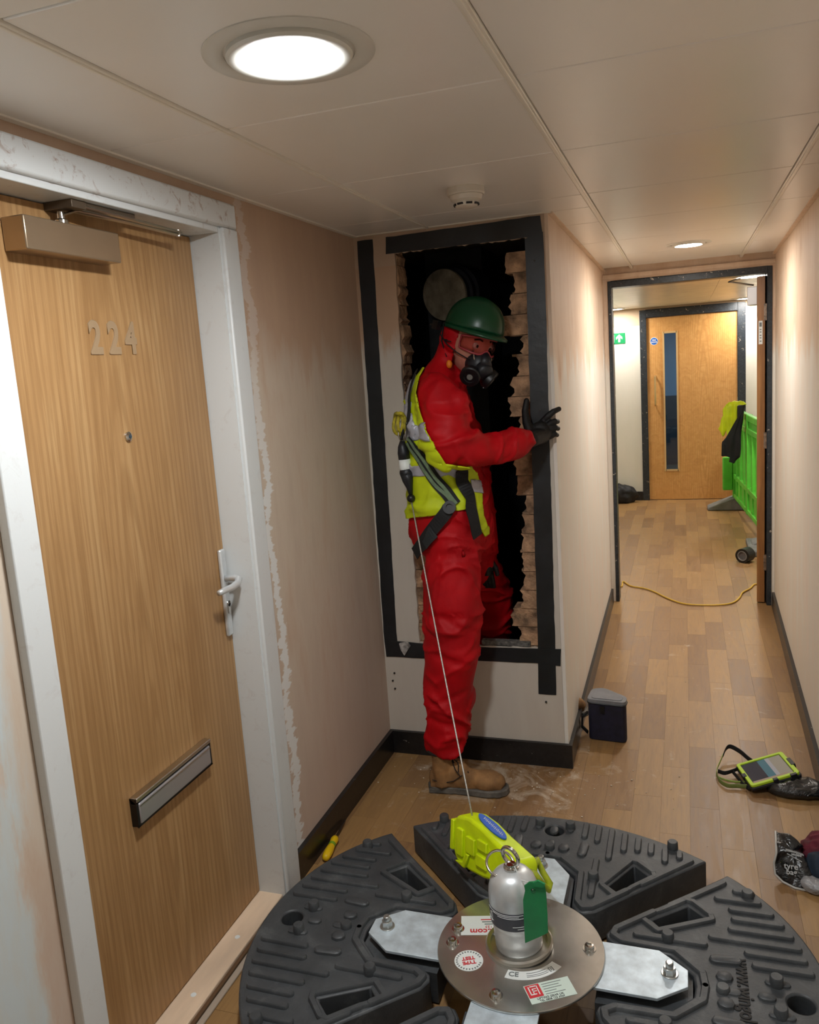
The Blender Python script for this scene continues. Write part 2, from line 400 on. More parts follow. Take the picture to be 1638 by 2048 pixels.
tag(MB().box(-1.4, .6, -2.1, -2.0, 0, H+.05).build('wall_back', M_PL['hall']), kind='structure')
tag(MB().add([(XC, Y1, 0), (XC2, Y2, 0), (XC2-.014, Y2, 0), (XC-.014, Y1, 0), (XC, Y1, H+.05), (XC2, Y2, H+.05), (XC2-.014, Y2, H+.05), (XC-.014, Y1, H+.05)],
             [(0, 1, 2, 3), (4, 5, 6, 7), (0, 1, 5, 4), (1, 2, 6, 5), (2, 3, 7, 6), (3, 0, 4, 7)]).build('wall_inner', M_PL['hall']), kind='structure')
# outcrop face with the hole cut through the board
hx0, hx1, hz0, hz1 = -1.068, -.549, .500, 2.085
def jag(a, b, n, amp, axis):
    out = []
    for i in range(n+1):
        t = i/n; p = [a[0]+(b[0]-a[0])*t, a[1]+(b[1]-a[1])*t]
        if 0 < i < n: p[axis] += random.uniform(-amp, amp)
        out.append(p)
    return out
inner = jag((hx0, hz0), (hx0+.006, hz1), 50, .004, 0)+jag((hx0+.006, hz1), (hx1, hz1), 40, .004, 1)[1:]+jag((hx1, hz1), (hx1-.018, hz0), 6, .0005, 0)[1:]+jag((hx1-.018, hz0), (hx0, hz0), 30, .003, 1)[1:-1]
def plate_with_hole(outer, holes, y0, y1):
    bm = bmesh.new(); edges = []
    for loop in [outer]+holes:
        vs = [bm.verts.new((p[0], y0, p[1])) for p in loop]
        edges += [bm.edges.new((vs[i], vs[(i+1) % len(vs)])) for i in range(len(vs))]
    bmesh.ops.triangle_fill(bm, use_beauty=True, use_dissolve=False, edges=edges)
    r = bmesh.ops.extrude_face_region(bm, geom=bm.faces[:])
    bmesh.ops.translate(bm, vec=(0, y1-y0, 0), verts=[v for v in r['geom'] if isinstance(v, bmesh.types.BMVert)])
    bmesh.ops.recalc_face_normals(bm, faces=bm.faces)
    me = bpy.data.meshes.new('p'); bm.to_mesh(me); bm.free(); return me
wf = put(plate_with_hole([(XL, 0), (XC-.0145, 0), (XC-.0145, H+.05), (XL, H+.05)], [inner], Y1, Y1+.014), 'wall_front', M_PL['front'])
tag(wf, kind='structure')
# broken brickwork exposed behind the board
by0, by1 = Y1+.0145, Y1+.115
def brickpoly(xa, xb, z0, z1, jl, jr):
    n = 5; L = []; Rr = []
    for i in range(n+1):
        z = z0+(z1-z0)*i/n
        L.append((xa+(random.uniform(-.009, .009) if jl else 0), z)); Rr.append((xb+(random.uniform(-.009, .009) if jr else 0), z))
    return L+Rr[::-1]
for i in range(27):
    z0 = .12+i*.077; z1 = z0+.074
    if z0 > 2.16: break
    # right hand stubs
    xe = -.622+.016*math.sin(i*1.7)+random.uniform(-.008, .008)+(.02 if .85 < z0 < 1.1 else 0)-(.03 if z0 < .6 else 0)-(.012 if 1.70 < z0 < 1.78 else 0)+(.035 if 1.6 < z0 < 1.68 else 0)
    def br(xa, xb, jl, jr):
        mb = MB(); P = brickpoly(xa, xb, z0, z1, jl, jr)
        mb.prism(P, 0, by1-by0-random.uniform(0, .006), Matrix(((1, 0, 0, 0), (0, 0, -1, by1), (0, 1, 0, 0), (0, 0, 0, 1))))
        mb.build('brick', M_BRICK, wf)
    if z0 < 2.02: br(xe, -.480, True, False)
    xl = -1.058+random.uniform(-.006, .006)+(.035 if z0 < 1.0 else 0)+(.035 if z0 < .72 else 0)
    br(-1.225, min(xl, -1.0), False, True)
    if z1 < .47:
        br(min(xl, -1.0)+.009, -.80, True, True); br(-.79, xe-.009, True, True)
mo = MB()
for i in range(27):
    z0 = .12+i*.077-.004
    if z0 > 2.02: break
    mo.box(-.618+.012*math.sin(i*1.7+1), -.480, by0+.012, by1-.004, z0, z0+.009)
    mo.box(-1.225, -1.062+(.03 if z0 < 1 else 0), by0+.012, by1-.004, z0, z0+.009)
mo.build('mortar_bed', M_MORTAR, wf)
# black tape bands round the opening
def band(name, pts, parent=wf, m=M_TAPE, th=.003):
    w3 = [Vector((p[0], Y1-.0001, p[1])) for p in pts]
    n_ = 24; mb = MB(); out = []
    P = [(p[0], p[1]) for p in pts]; J = []
    for i in range(len(P)):
        a, b = P[i], P[(i+1) % len(P)]; L = math.hypot(b[0]-a[0], b[1]-a[1]); k = max(2, int(L/.04))
        for j in range(k): J.append((a[0]+(b[0]-a[0])*j/k+random.uniform(-.0012, .0012), a[1]+(b[1]-a[1])*j/k+random.uniform(-.0012, .0012)))
    mb.prism(J, 0, th, Matrix(((1, 0, 0, 0), (0, 0, -1, Y1-.0002), (0, 1, 0, 0), (0, 0, 0, 1))))
    return mb.build(name, m, parent)
band('tape_strip', [(-1.212, 2.148), (-1.148, 2.146), (-1.168, .50), (-1.232+.006, .50)])
band('tape_strip', [(-1.092, 2.148), (-.49, 2.157), (-.484, 2.075), (-.549, 2.085), (-1.095, 2.086)], th=.0035)
band('tape_strip', [(-.549, 2.082), (-.481, 2.10), (-.481, 1.9), (-.502, .306), (-.575, .306), (-.568, .5)], th=.003)
band('tape_strip', [(-1.224, .505), (-1.12, .50), (-.80, .493), (-.478, .50), (-.480, .430), (-.575, .437), (-1.222, .432)], th=.004)
pf = MB(); P0 = [(-1.155, .497), (-1.118, .505), (-1.108, .485), (-1.135, .445), (-1.15, .47)]
pf.prism(P0, 0, .012, Matrix(((1, 0, 0, 0), (0, 0, -1, Y1-.004), (0, 1, 0, 0), (0, 0, 0, 1))))
pf.build('peeled_tape_flap', mat('silver_tape_back', (170, 168, 165), .35, .3, .3, 60), wf)
ml = MB().box(-.80, -.60, Y1+.002, Y1+.03, .503, .522); ml.build('hole_sill_board', mat('grey_board_edge', (90, 88, 84), .8, 0, .4, 80), wf)
for (x, z) in ((-1.19, .36), (-1.20, .325), (-1.192, .29), (-.545, .275), (-.517, 2.0), (-.52, 1.45), (-.52, 1.25)):
    MB().lathe([(0, 0), (.004, 0), (.004, .004), (0, .0045)], M=Matrix.Translation((x, Y1-.0035, z))@Matrix.Rotation(R(90), 4, 'X'), n=10).build('fixing_screw', mat('screw_dark', (60, 56, 52), .5, .5), wf)
# shaft behind
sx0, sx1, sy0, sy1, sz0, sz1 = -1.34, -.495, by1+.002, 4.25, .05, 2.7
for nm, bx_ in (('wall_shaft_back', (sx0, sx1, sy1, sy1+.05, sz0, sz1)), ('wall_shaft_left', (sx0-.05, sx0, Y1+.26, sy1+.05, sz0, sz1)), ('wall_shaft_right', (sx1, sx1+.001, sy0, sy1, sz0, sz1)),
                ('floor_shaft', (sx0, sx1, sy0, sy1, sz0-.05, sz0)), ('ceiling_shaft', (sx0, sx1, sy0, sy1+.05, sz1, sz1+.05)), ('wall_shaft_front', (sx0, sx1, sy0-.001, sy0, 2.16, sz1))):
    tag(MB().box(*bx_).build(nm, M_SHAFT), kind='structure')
rd = thing('riser_duct', (-1.0, 3.9, .05), 'dark dusty riser duct seen through the hole, above the green helmet', 'duct')
p1 = at(852, 560, 'y', 3.86); p2 = at(965, 560, 'y', 3.86)
MB().box(p1.x, p2.x, 3.86, 4.2, .05, 2.6).build('duct_casing', M_DUCT, rd)
# ---- ceiling
ce = MB().box(-1.34, .62, -2.05, Y2+.0, H+.014, H+.08).build('ceiling', mat('ceiling_void', (120, 112, 100), .8)); tag(ce, kind='structure')
railx = [-.92, -.302, .333]; ys = [1.62+.612*k for k in range(-6, 7)]
def tile(x0, x1, y0, y1, z=H):
    MB().box(x0+.0014, x1-.0014, y0+.0014, y1-.0014, z, z+.012).build('ceiling_tile', M_CEIL, ce, bevel=.003, seg=2)
cols = [(XL+.001, -.92-.008), (-.92+.008, -.302-.008), (-.302+.008, .333-.008), (.333+.008, None)]
for ci, (a, b) in enumerate(cols):
    for k in range(len(ys)-1):
        y0, y1 = ys[k], ys[k+1]
        b_ = xr(y0)+.0 if b is None else b
        if ci == 0 and y0 > Y1: continue
        if ci <= 1 and y1 > Y1 and y0 < Y1:   # split at the outcrop
            if ci == 0: y1 = Y1-.001
        if ci == 1 and y0 > Y1-.01:
            tile(XC-.01, b_, y0, min(y1, Y2-.002)); continue
        if ci == 1 and y1 > Y1:
            tile(a, b_, y0, Y1-.001); tile(XC-.01, b_, Y1-.001, y1); continue
        if y0 > Y2: continue
        tile(a, b_, y0, min(y1, Y2-.002))
for i, x in enumerate(railx):
    ye = Y1-.002 if i == 0 else Y2-.002
    MB().box(x-.0085, x+.0085, -2, ye, H-.004, H+.01).box(x-.003, x+.003, -2, ye, H-.0065, H).build('ceiling_rail', M_RAIL, ce, bevel=.001, seg=1)
t1 = MB().box(XL+.0005, XL+.018, -2, Y1-.0005, H-.004, H+.004).build('trim_1', M_RAIL); tag(t1, kind='structure')
t2 = MB().box(XL+.019, XC+.012, Y1-.016, Y1-.0005, H-.003, H+.004).build('trim_2', M_RAIL); tag(t2, kind='structure')
t3 = MB().add([(XC+.0005, Y1, H-.006), (XC2+.0005, Y2-.004, H-.006), (XC2+.018, Y2-.004, H-.006), (XC+.018, Y1, H-.006),
               (XC+.0005, Y1, H+.004), (XC2+.0005, Y2-.004, H+.004), (XC2+.018, Y2-.004, H+.004), (XC+.018, Y1, H+.004)],
              [(0, 1, 2, 3), (4, 5, 6, 7), (0, 1, 5, 4), (1, 2, 6, 5), (2, 3, 7, 6), (3, 0, 4, 7)]).build('trim_3', M_PL['hall']); tag(t3, kind='structure')
t4 = MB().add([(xr(-2)-.018, -2, H-.006), (xr(-2)-.0005, -2, H-.006), (xr(Y2)-.0005, Y2-.004, H-.006), (xr(Y2)-.018, Y2-.004, H-.006),
               (xr(-2)-.018, -2, H+.004), (xr(-2)-.0005, -2, H+.004), (xr(Y2)-.0005, Y2-.004, H+.004), (xr(Y2)-.018, Y2-.004, H+.004)],
              [(0, 1, 2, 3), (4, 5, 6, 7), (0, 1, 5, 4), (1, 2, 6, 5), (2, 3, 7, 6), (3, 0, 4, 7)]).build('trim_4', M_PL['hall']); tag(t4, kind='structure')
# ---- skirtings
def skirt(name, a, b, side, h=.1, th=.016, m=M_SKIRT):
    return slab(name, a, b, .0005, h, th, m, side)
skirt('baseboard_left', (XL+.0003, D1+.062), (XL+.0003, Y1-.018), -1)
skirt('baseboard_front', (XL+.0005, Y1-.0005), (XC+.017, Y1-.0005), -1)
skirt('baseboard_inner', (XC+.0008, Y1), (XC2+.0008, Y2-.03), -1, .095, .014)
skirt('baseboard_right', (xr(-2)-.0005, -2), (xr(Y2)-.0005, Y2-.03), 1, .095)
# ---- end wall, door frame 2
we = MB(); we.box(-2.0, -.452, Y2, Y2+.10, 0, H+.05); we.box(.506, 1.5, Y2, Y2+.10, 0, H+.05); we.box(-.452, .506, Y2, Y2+.10, 2.096, H+.05)
tag(we.build('wall_end', M_PL['hall']), kind='structure')
tag(MB().box(XC2, xr(Y2)-.001, Y2-.014, Y2-.0005, 2.11, 2.135).build('trim_5', M_PL['hall']), kind='structure')
d2 = thing('door_2', (.45, Y2, 0), kind='structure')
fr = MB(); fr.box(-.4515, -.430, Y2-.008, Y2+.11, 0, 2.095); fr.box(.478, .5055, Y2-.008, Y2+.11, 0, 2.095); fr.box(-.430, .478, Y2-.008, Y2+.11, 2.055, 2.095)
fr.build('door_frame', M_FRAME, d2, bevel=.002)
LM = Matrix.Translation((.424, Y2+.045, 0))@Matrix.Rotation(R(-12), 4, 'Z')
MB().box(0, .046, 0, .82, .008, 2.045, LM).build('door_leaf', M_EDGE, d2, bevel=.001)
for z in (.22, 1.0, 1.78):
    MB().box(.040, .056, -.004, .03, z, z+.1, LM).build('hinge', mat('worn_hinge', (120, 104, 90), .5, .5, .3, 60), d2)
lb = MB().box(.010, .032, -.0012, -.0002, 1.64, 1.78, LM).build('edge_label', M_WLAB, d2)
MB().box(.014, .028, -.0018, -.0013, 1.745, 1.77, LM).build('label_print', M_GREYP, lb)
for zz in (1.655, 1.675, 1.69, 1.71, 1.725): MB().box(.016, .026, -.0018, -.0013, zz, zz+.006, LM).build('label_print', M_GREYP, lb)
cl = MB().box(-.06, -.002, .03, .16, 1.88, 1.99, LM).build('door_closer', mat('closer_silver', (205, 205, 208), .35, .3), d2, bevel=.003)
MB().tube([LM@Vector((-.03, .08, 2.0)), LM@Vector((-.16, .0, 2.03)), (.33, Y2+.03, 2.04)], .006, 6).build('closer_arm', M_STEEL, cl)
# ---- far lobby
fwl = MB(); fwl.box(-2.0, -.43, Y3, Y3+.1, 0, H+.1); fwl.box(.60, 1.6, Y3, Y3+.1, 0, H+.1); fwl.box(-.43, .60, Y3, Y3+.1, 2.07, H+.1)
tag(fwl.build('wall_far', M_PL['far']), kind='structure')
tag(MB().box(-1.75, -1.65, Y2+.1, Y3, 0, H+.1).build('wall_lobby_left', M_PL['far']), kind='structure')
tag(MB().box(1.3, 1.4, Y2+.1, Y3, 0, H+.1).build('wall_lobby_right', M_PL['far']), kind='structure')
cf = MB().box(-1.8, 1.4, Y2+.1, Y3, HF+.012, HF+.06).build('ceiling_lobby', mat('lobby_ceiling_void', (150, 136, 110), .8)); tag(cf, kind='structure')
for k in range(26):
    y = Y2+.102+k*.1505
    for (a, b) in ((-1.65, -.62), (-.618, .25), (.252, 1.3)):
        MB().box(a, b, y, min(y+.1475, Y3-.001), HF, HF+.01).build('ceiling_slat', M_SLAT, cf)
skirt('baseboard_far_left', (-1.65, Y3-.0005), (-.455, Y3-.0005), -1, .10)
skirt('baseboard_far_right', (.63, Y3-.0005), (1.3, Y3-.0005), -1, .10)
d3 = thing('door_3', (.05, Y3, 0), kind='structure')
f3 = MB(); f3.box(-.452, -.385, Y3-.02, Y3+.10, 0, 2.09); f3.box(.54, .617, Y3-.02, Y3+.10, 0, 2.09); f3.box(-.385, .54, Y3-.02, Y3+.10, 2.008, 2.09)
f3.build('door_frame', black_paint('chipped_frame', (40, 46, 52), .62, .4, (180, 168, 150)), d3, bevel=.003)
lf = MB(); a, b, c_, d_ = -.205, -.072, .335, 1.835
Yl = Y3+.01
lf.box(-.383, a, Yl, Yl+.044, .006, 2.005); lf.box(b, .538, Yl, Yl+.044, .006, 2.005); lf.box(a, b, Yl, Yl+.044, .006, c_); lf.box(a, b, Yl, Yl+.044, d_, 2.005)
lo = lf.build('door_leaf', M_DOOR2, d3)
vb = MB()
for (x0, x1, z0, z1) in ((a-.012, a+.006, c_-.012, d_+.012), (b-.006, b+.012, c_-.012, d_+.012), (a, b, c_-.012, c_+.008), (a, b, d_-.008, d_+.012)): vb.box(x0, x1, Yl-.008, Yl, z0, z1)
vb.build('glazing_bead', mat('pale_bead', (206, 172, 120), .4), lo)
MB().box(a, b, Yl+.02, Yl+.026, c_, d_).build('glass_pane', M_GLASS, lo)
hp = MB(); hx = -.30; hp.tube([(hx, Yl, 1.38), (hx, Yl-.05, 1.37), (hx, Yl-.055, 1.25), (hx, Yl-.055, 1.12), (hx, Yl-.05, 1.07), (hx, Yl, 1.06)], .01, 10)
hp.build('pull_handle', mat('brass_handle', (214, 190, 140), .3, .8), lo, smooth=True)
ry = Matrix.Translation((-.305, Yl, 1.752))@Matrix.Rotation(R(90), 4, 'X')
sb = MB().lathe([(0, 0), (.042, 0), (.042, .0015), (0, .0016)], M=ry, n=28).build('keep_shut_disc', M_WLAB, lo)
MB().lathe([(0, .0016), (.037, .0016), (.037, .003), (0, .0031)], M=ry, n=28).build('disc_face', M_SIGNB, sb)
text('disc_text', 'FIRE\nDOOR', .022, Matrix.Translation((-.305, Yl-.0035, 1.752))@Matrix.Rotation(R(90), 4, 'X'), M_WLAB, sb, bold=.0006)
for z in (.3, 1.0, 1.75): MB().box(.535, .547, Y3-.004, Y3+.03, z, z+.1).build('hinge', M_STEEL, d3)
# dim room beyond the vision panel
bz = MB(); bz.box(-.9, .9, 12.4, 12.5, 0, 2.3); bz.box(-1.0, -.9, Y3+.11, 12.5, 0, 2.3); bz.box(.9, 1.0, Y3+.11, 12.5, 0, 2.3); bz.box(-1, 1, Y3+.11, 12.5, 2.3, 2.35)
tag(bz.build('wall_beyond', mat('beyond_blue_grey', (118, 126, 142), .7)), kind='structure')
tag(MB().box(-1, 1, Y3+.101, 12.5, -.05, -.002).build('floor_beyond', mat('beyond_floor', (96, 82, 72), .5)), kind='structure')
tag(MB().box(-.9, .9, 12.35, 12.3999, 0, 1.0).build('trim_6', mat('beyond_dado', (34, 36, 44), .6)), kind='structure')
# ------------------------------------------------------------------ lamps
def downlight(x, y, z, r, st, label, col=(1, .97, .93)):
    t = thing('ceiling_downlight', (x, y, z), label, 'ceiling light', 'round ceiling downlights')
    Mx = Matrix.Translation((x, y, z))@Matrix.Rotation(R(180), 4, 'X')
    MB().lathe([(r*1.36, -.0005), (r*1.78, -.0005), (r*1.78, .002), (r*1.74, .0035), (r*1.40, .0035), (r*1.36, .002), (r*1.36, -.0005)], M=Mx, n=48).build('outer_ring', M_TRIM, t, smooth=True)
    MB().lathe([(r*.98, -.0005), (r*1.31, -.0005), (r*1.31, .007), (r*1.26, .011), (r*1.06, .011), (r*.98, .007), (r*.98, -.0005)], M=Mx, n=48).build('bezel', M_TRIM, t, smooth=True)
    MB().lathe([(r*.975, .0), (r*.975, .007), (r*.75, .010), (r*.4, .012), (.0001, .0125)], M=Mx, n=40).build('lens', lens_mat('lamp_lens', st, col), t, smooth='all')
    return t
downlight(-.610, 1.315, H, .080, LAMP_NEAR, 'large lit round ceiling light near the numbered door', (.95, .985, 1))
downlight(-.2, -1.3, H, .080, LAMP_BACK_FILL, 'added unseen round ceiling light behind the viewer', (1, .97, .93))  # fill lamp added out of view, lights faces turned towards the camera
p = at(1377, 487, 'z', H); downlight(p.x, p.y, H, .062, LAMP_HALL, 'lit round ceiling light at the end of the narrow corridor', (1, .95, .88))
for (px, py), lab in zip(((1503, 551), (1494, 596), (1226, 618)), ('lit round light on the lobby ceiling nearest the open door frame', 'lit round light on the lobby ceiling above the green barrier', 'lit round light on the lobby ceiling at far left, above the exit sign')):
    p = at(px, py, 'z', HF); p.y = min(p.y, Y3-.25); downlight(p.x, p.y, HF, .095, LAMP_FAR*(1.1 if p.y < 8 else .55), lab, (1, .95, .88))
downlight(0, 10.6, 2.3, .08, 500, 'added unseen bluish ceiling light beyond the far glazed door', (.45, .8, 1))  # unseen lamp added to brighten and tint the view through the glass
# smoke detector
p = at(931, 376, 'z', H)
sd = thing('smoke_detector', (p.x, p.y, H), 'white round smoke detector on the ceiling in front of the opening', 'detector')
Mx = Matrix.Translation((p.x, p.y, H))@Matrix.Rotation(R(180), 4, 'X')
MB().lathe([(0, 0), (.056, 0), (.057, .018), (.054, .022), (0, .022)], M=Mx, n=40).build('base', M_DET, sd, smooth=True)
MB().lathe([(0, .0225), (.050, .0225), (.046, .036), (.036, .042), (.034, .054), (.026, .058), (0, .058)], M=Mx, n=40).build('sensor_head', M_DET, sd, smooth=True)
for k in range(8):
    a_ = k*math.pi/4+.3
    MB().box(.033, .0385, -.009, .009, .046, .0515, Mx@Matrix.Rotation(a_, 4, 'Z')).build('vent_slot', M_BLACKP, sd)
# ------------------------------------------------------------------ door 224
d1 = thing('door_1', (-1.31, 2.05, 0), kind='structure')
XD = -1.31
fr = MB()
fr.box(XD-.03, XL+.012, 2.060, 2.0845, 0, 2.0715); fr.box(XD-.03, XL+.012, 1.2155, 1.240, 0, 2.0715); fr.box(XD-.03, XL+.012, 1.240, 2.060, 2.047, 2.0715)
fr.build('door_frame', M_WHITE, d1, bevel=.002)
ar = MB().box(XL+.0005, XL+.025, 2.066, 2.145, 0, 2.062).build('architrave', M_WHITE, d1, bevel=.005)
MB().box(XL+.0005, XL+.025, 1.176, 1.247, 0, 2.062).build('architrave', M_WHITE, d1, bevel=.003)
MB().box(XL+.0005, XL+.025, 1.176, 2.145, 2.0625, 2.132).build('architrave', M_WHITE, d1, bevel=.006)
MB().box(XD-.044, XD, 1.242, 2.058, .026, 2.044).build('door_leaf', M_DOOR, d1)
leaf = [c for c in C.objects if c.parent == d1 and c.name.startswith('door_leaf')][0]
th = MB().box(XD-.06, XL+.001, 1.2155, 2.0845, .0005, .020).build('threshold', mat('pale_threshold', (226, 200, 172), .45, 0, .08, 12, stretch=(1, .2, 1)), d1, bevel=.003)
MB().box(XL+.002, XL+.012, 1.2, 2.08, .0005, .012).build('threshold_trim', mat('dull_brass_strip', (130, 104, 80), .35, .6), d1)
MB().box(XL+.013, XL+.032, 1.0, 2.14, .0005, .007).build('threshold_strip', mat('pale_metal_strip', (214, 202, 186), .35, .5), d1, bevel=.002)
for y in (1.40, 1.62, 1.85): MB().lathe([(0, 0), (.008, 0), (.007, .0015), (0, .002)], c=(-1.27, y, .02), n=12).build('screw', M_WLAB, d1)
NM = lambda y, z, x=XD+.0005: Matrix.Translation((x, y, z))@Matrix(((0, 0, 1, 0), (1, 0, 0, 0), (0, 1, 0, 0), (0, 0, 0, 1)))
m_num = mat('dull_acrylic_numeral', (166, 142, 112), .25, .2)
for ch, y in (('2', 1.612), ('2', 1.678), ('4', 1.742)):
    text('numeral', ch, .105, NM(y, 1.757)@Matrix.Diagonal((.82, 1, 1, 1)), m_num, leaf, ext=.002, bold=.0038)
RX = Matrix.Translation((XD, 1.685, 1.52))@Matrix.Rotation(R(90), 4, 'Y')
sp_ = MB().lathe([(0, 0), (.012, 0), (.012, .005), (.007, .008), (0, .008)], M=RX, n=24).build('spyhole', M_CHROME, leaf, smooth=True)
MB().lathe([(0, .0082), (.0055, .0082), (.0045, .0095), (0, .010)], M=RX, n=16).build('spyhole_lens', mat('dark_lens', (50, 66, 76), .1), sp_)
# lever handle
bp = MB().box(XD, XD+.013, 2.022, 2.050, .885, 1.150).build('handle_plate', M_ALU, leaf, bevel=.005)
lv = MB().tube([(XD+.012, 2.036, 1.062), (XD+.045, 2.036, 1.064), (XD+.060, 2.030, 1.062), (XD+.066, 2.012, 1.055), (XD+.064, 1.985, 1.050), (XD+.058, 1.945, 1.050), (XD+.056, 1.925, 1.049)], [.010, .010, .0105, .0105, .010, .009, .008], 14)
lv.build('lever', M_ALU, bp, smooth='all')
MB().lathe([(0, 0), (.0085, 0), (.0085, .003), (0, .003)], M=Matrix.Translation((XD+.013, 2.036, .985))@Matrix.Rotation(R(90), 4, 'Y'), n=18).box(XD+.013, XD+.016, 2.030, 2.042, .955, .985).build('lock_cylinder', M_CHROME, bp)
MB().box(XD+.016, XD+.0168, 2.0345, 2.0375, .976, .994).build('keyhole', M_BLACKP, bp)
# letter plate
lp = MB(); lp.box(XD, XD+.020, 1.520, 1.855, .625, .640); lp.box(XD, XD+.020, 1.520, 1.855, .565, .570); lp.box(XD, XD+.020, 1.520, 1.528, .565, .64); lp.box(XD, XD+.020, 1.848, 1.855, .565, .64); lp.box(XD, XD+.006, 1.520, 1.855, .565, .64)
lpo = lp.build('letter_plate', mat('dark_pewter', (52, 50, 50), .3, .7), leaf, bevel=.0015)
MB().box(XD+.0065, XD+.022, 1.5285, 1.8475, .5705, .6245).build('letter_flap', mat('satin_flap', (190, 190, 196), .34, .75), lpo, bevel=.003)
MB().box(XD+.0005, XD+.0225, 1.5205, 1.8545, .6305, .6415).build('silver_lip', M_STEEL, lpo, bevel=.002)
MB().box(XD+.0225, XD+.0235, 1.5285, 1.8475, .6175, .6195).build('flap_ridge', M_CHROME, lpo)
# door closer
dc = MB().box(XD, XD+.058, 1.372, 1.668, 1.930, 1.998).build('door_closer', mat('satin_nickel', (178, 160, 136), .3, .85, .03, 4, .03, 200, .001), leaf, bevel=.003)
MB().lathe([(0, 0), (.014, 0), (.014, .010), (.008, .014), (.008, .028), (0, .028)], c=(XD+.030, 1.515, 1.998), n=20).build('spindle', M_CHROME, dc, smooth=True)
MB().box(XD+.0, XD+.075, 1.50, 1.545, 2.0295, 2.0465).box(XD+.06, XD+.072, 1.545, 1.72, 2.033, 2.0465).build('arm_bracket', mat('dull_bracket', (110, 98, 84), .4, .7), d1, bevel=.001)
MB().tube([(XD+.030, 1.515, 2.020), (XD+.045, 1.545, 2.030), (XD+.066, 1.70, 2.025), (XD+.074, 1.885, 2.020)], (.009), 8, flat=.35).build('closer_arm', M_STEEL, dc)
MB().tube([(XD+.066, 1.545, 2.036), (XD+.078, 1.70, 2.030), (XD+.078, 1.890, 2.026)], .010, 8, flat=.4).build('closer_arm', M_STEEL, dc)
MB().lathe([(0, 0), (.007, 0), (.007, .016), (0, .016)], c=(XD+.076, 1.888, 2.016), n=12).build('arm_pivot', M_STEEL, dc)
# ------------------------------------------------------------------ deadweight anchor
AC = Vector((-.425, 1.865, 0))
an = thing('deadweight_anchor', AC, 'round black rubber deadweight anchor with galvanised arms and polished centre disc', 'anchor')
def seg_outline(rm):
    half = [(.432, .0), (.428, .036), (.372, .096), (.235, .103), (.212, .118), (.207, .140), (.222, .172)]
    half += [(.30, .246), (.42, .362), (.515, .458)]
    arc = []
    a1 = math.atan2(.470, .525)
    for i in range(0, 17):
        th = a1*(1-i/16); r_ = rm+(.706-rm)*(th/a1)**2; arc.append((r_*math.cos(th), r_*math.sin(th)))
    up_ = half+arc     # inner tip -> gap -> arc down to v=0
    low = [(u, -v) for u, v in up_[::-1]][1:-1]
    return up_+low
def plane_holes(outer, holes, z0, z1, hz=None):
    bm = bmesh.new(); edges = []
    for loop in [outer]+holes:
        vs = [bm.verts.new((q[0], q[1], z1)) for q in loop]
        edges += [bm.edges.new((vs[i], vs[(i+1) % len(vs)])) for i in range(len(vs))]
    bmesh.ops.triangle_fill(bm, use_beauty=True, use_dissolve=False, edges=edges)
    top = bm.faces[:]
    r_ = bmesh.ops.extrude_face_region(bm, geom=top)
    bmesh.ops.translate(bm, vec=(0, 0, z0-z1), verts=[v for v in r_['geom'] if isinstance(v, bmesh.types.BMVert)])
    bmesh.ops.recalc_face_normals(bm, faces=bm.faces)
    return bm
def circ(c, r, n=20): return [(c[0]+r*math.cos(2*math.pi*i/n), c[1]+r*math.sin(2*math.pi*i/n)) for i in range(n)]
def rib(mb, u0, v0, u1, v1, w_, z0, h=.009):
    d = Vector((u1-u0, v1-v0, 0)); L = d.length; d.normalize(); n_ = Vector((-d.y, d.x, 0)); c0 = Vector((u0, v0, 0)); c1 = Vector((u1, v1, 0))
    def ring(k, z):
        out = []
        for c_, s_ in ((c1, 1), (c0, -1)):
            for i in range(5):
                a_ = (-math.pi/2+math.pi*i/4); out.append(c_+d*s_*math.cos(a_)*w_*k+n_*s_*math.sin(a_)*w_*k+Vector((0, 0, z)))
        return out
    A, B, D = ring(1, z0), ring(.9, z0+h*.7), ring(.66, z0+h)
    n = 10; o = len(mb.v)
    mb.add(A+B+D, [(i, (i+1) % n, n+(i+1) % n, n+i) for i in range(n)]+[(n+i, n+(i+1) % n, 2*n+(i+1) % n, 2*n+i) for i in range(n)]+[tuple(range(2*n, 3*n))])
def rimline(mb, P, w_, z0, h=.009):
    for i_, (a_, b_) in enumerate(zip(P, P[1:])): rib(mb, a_[0], a_[1], b_[0], b_[1], w_*(1-.004*i_), z0-.0005, h+.0004*i_+w_*.02)
ZT = .104
pock = [(.322, .222), (.345, .196), (.462, .262), (.418, .304)]
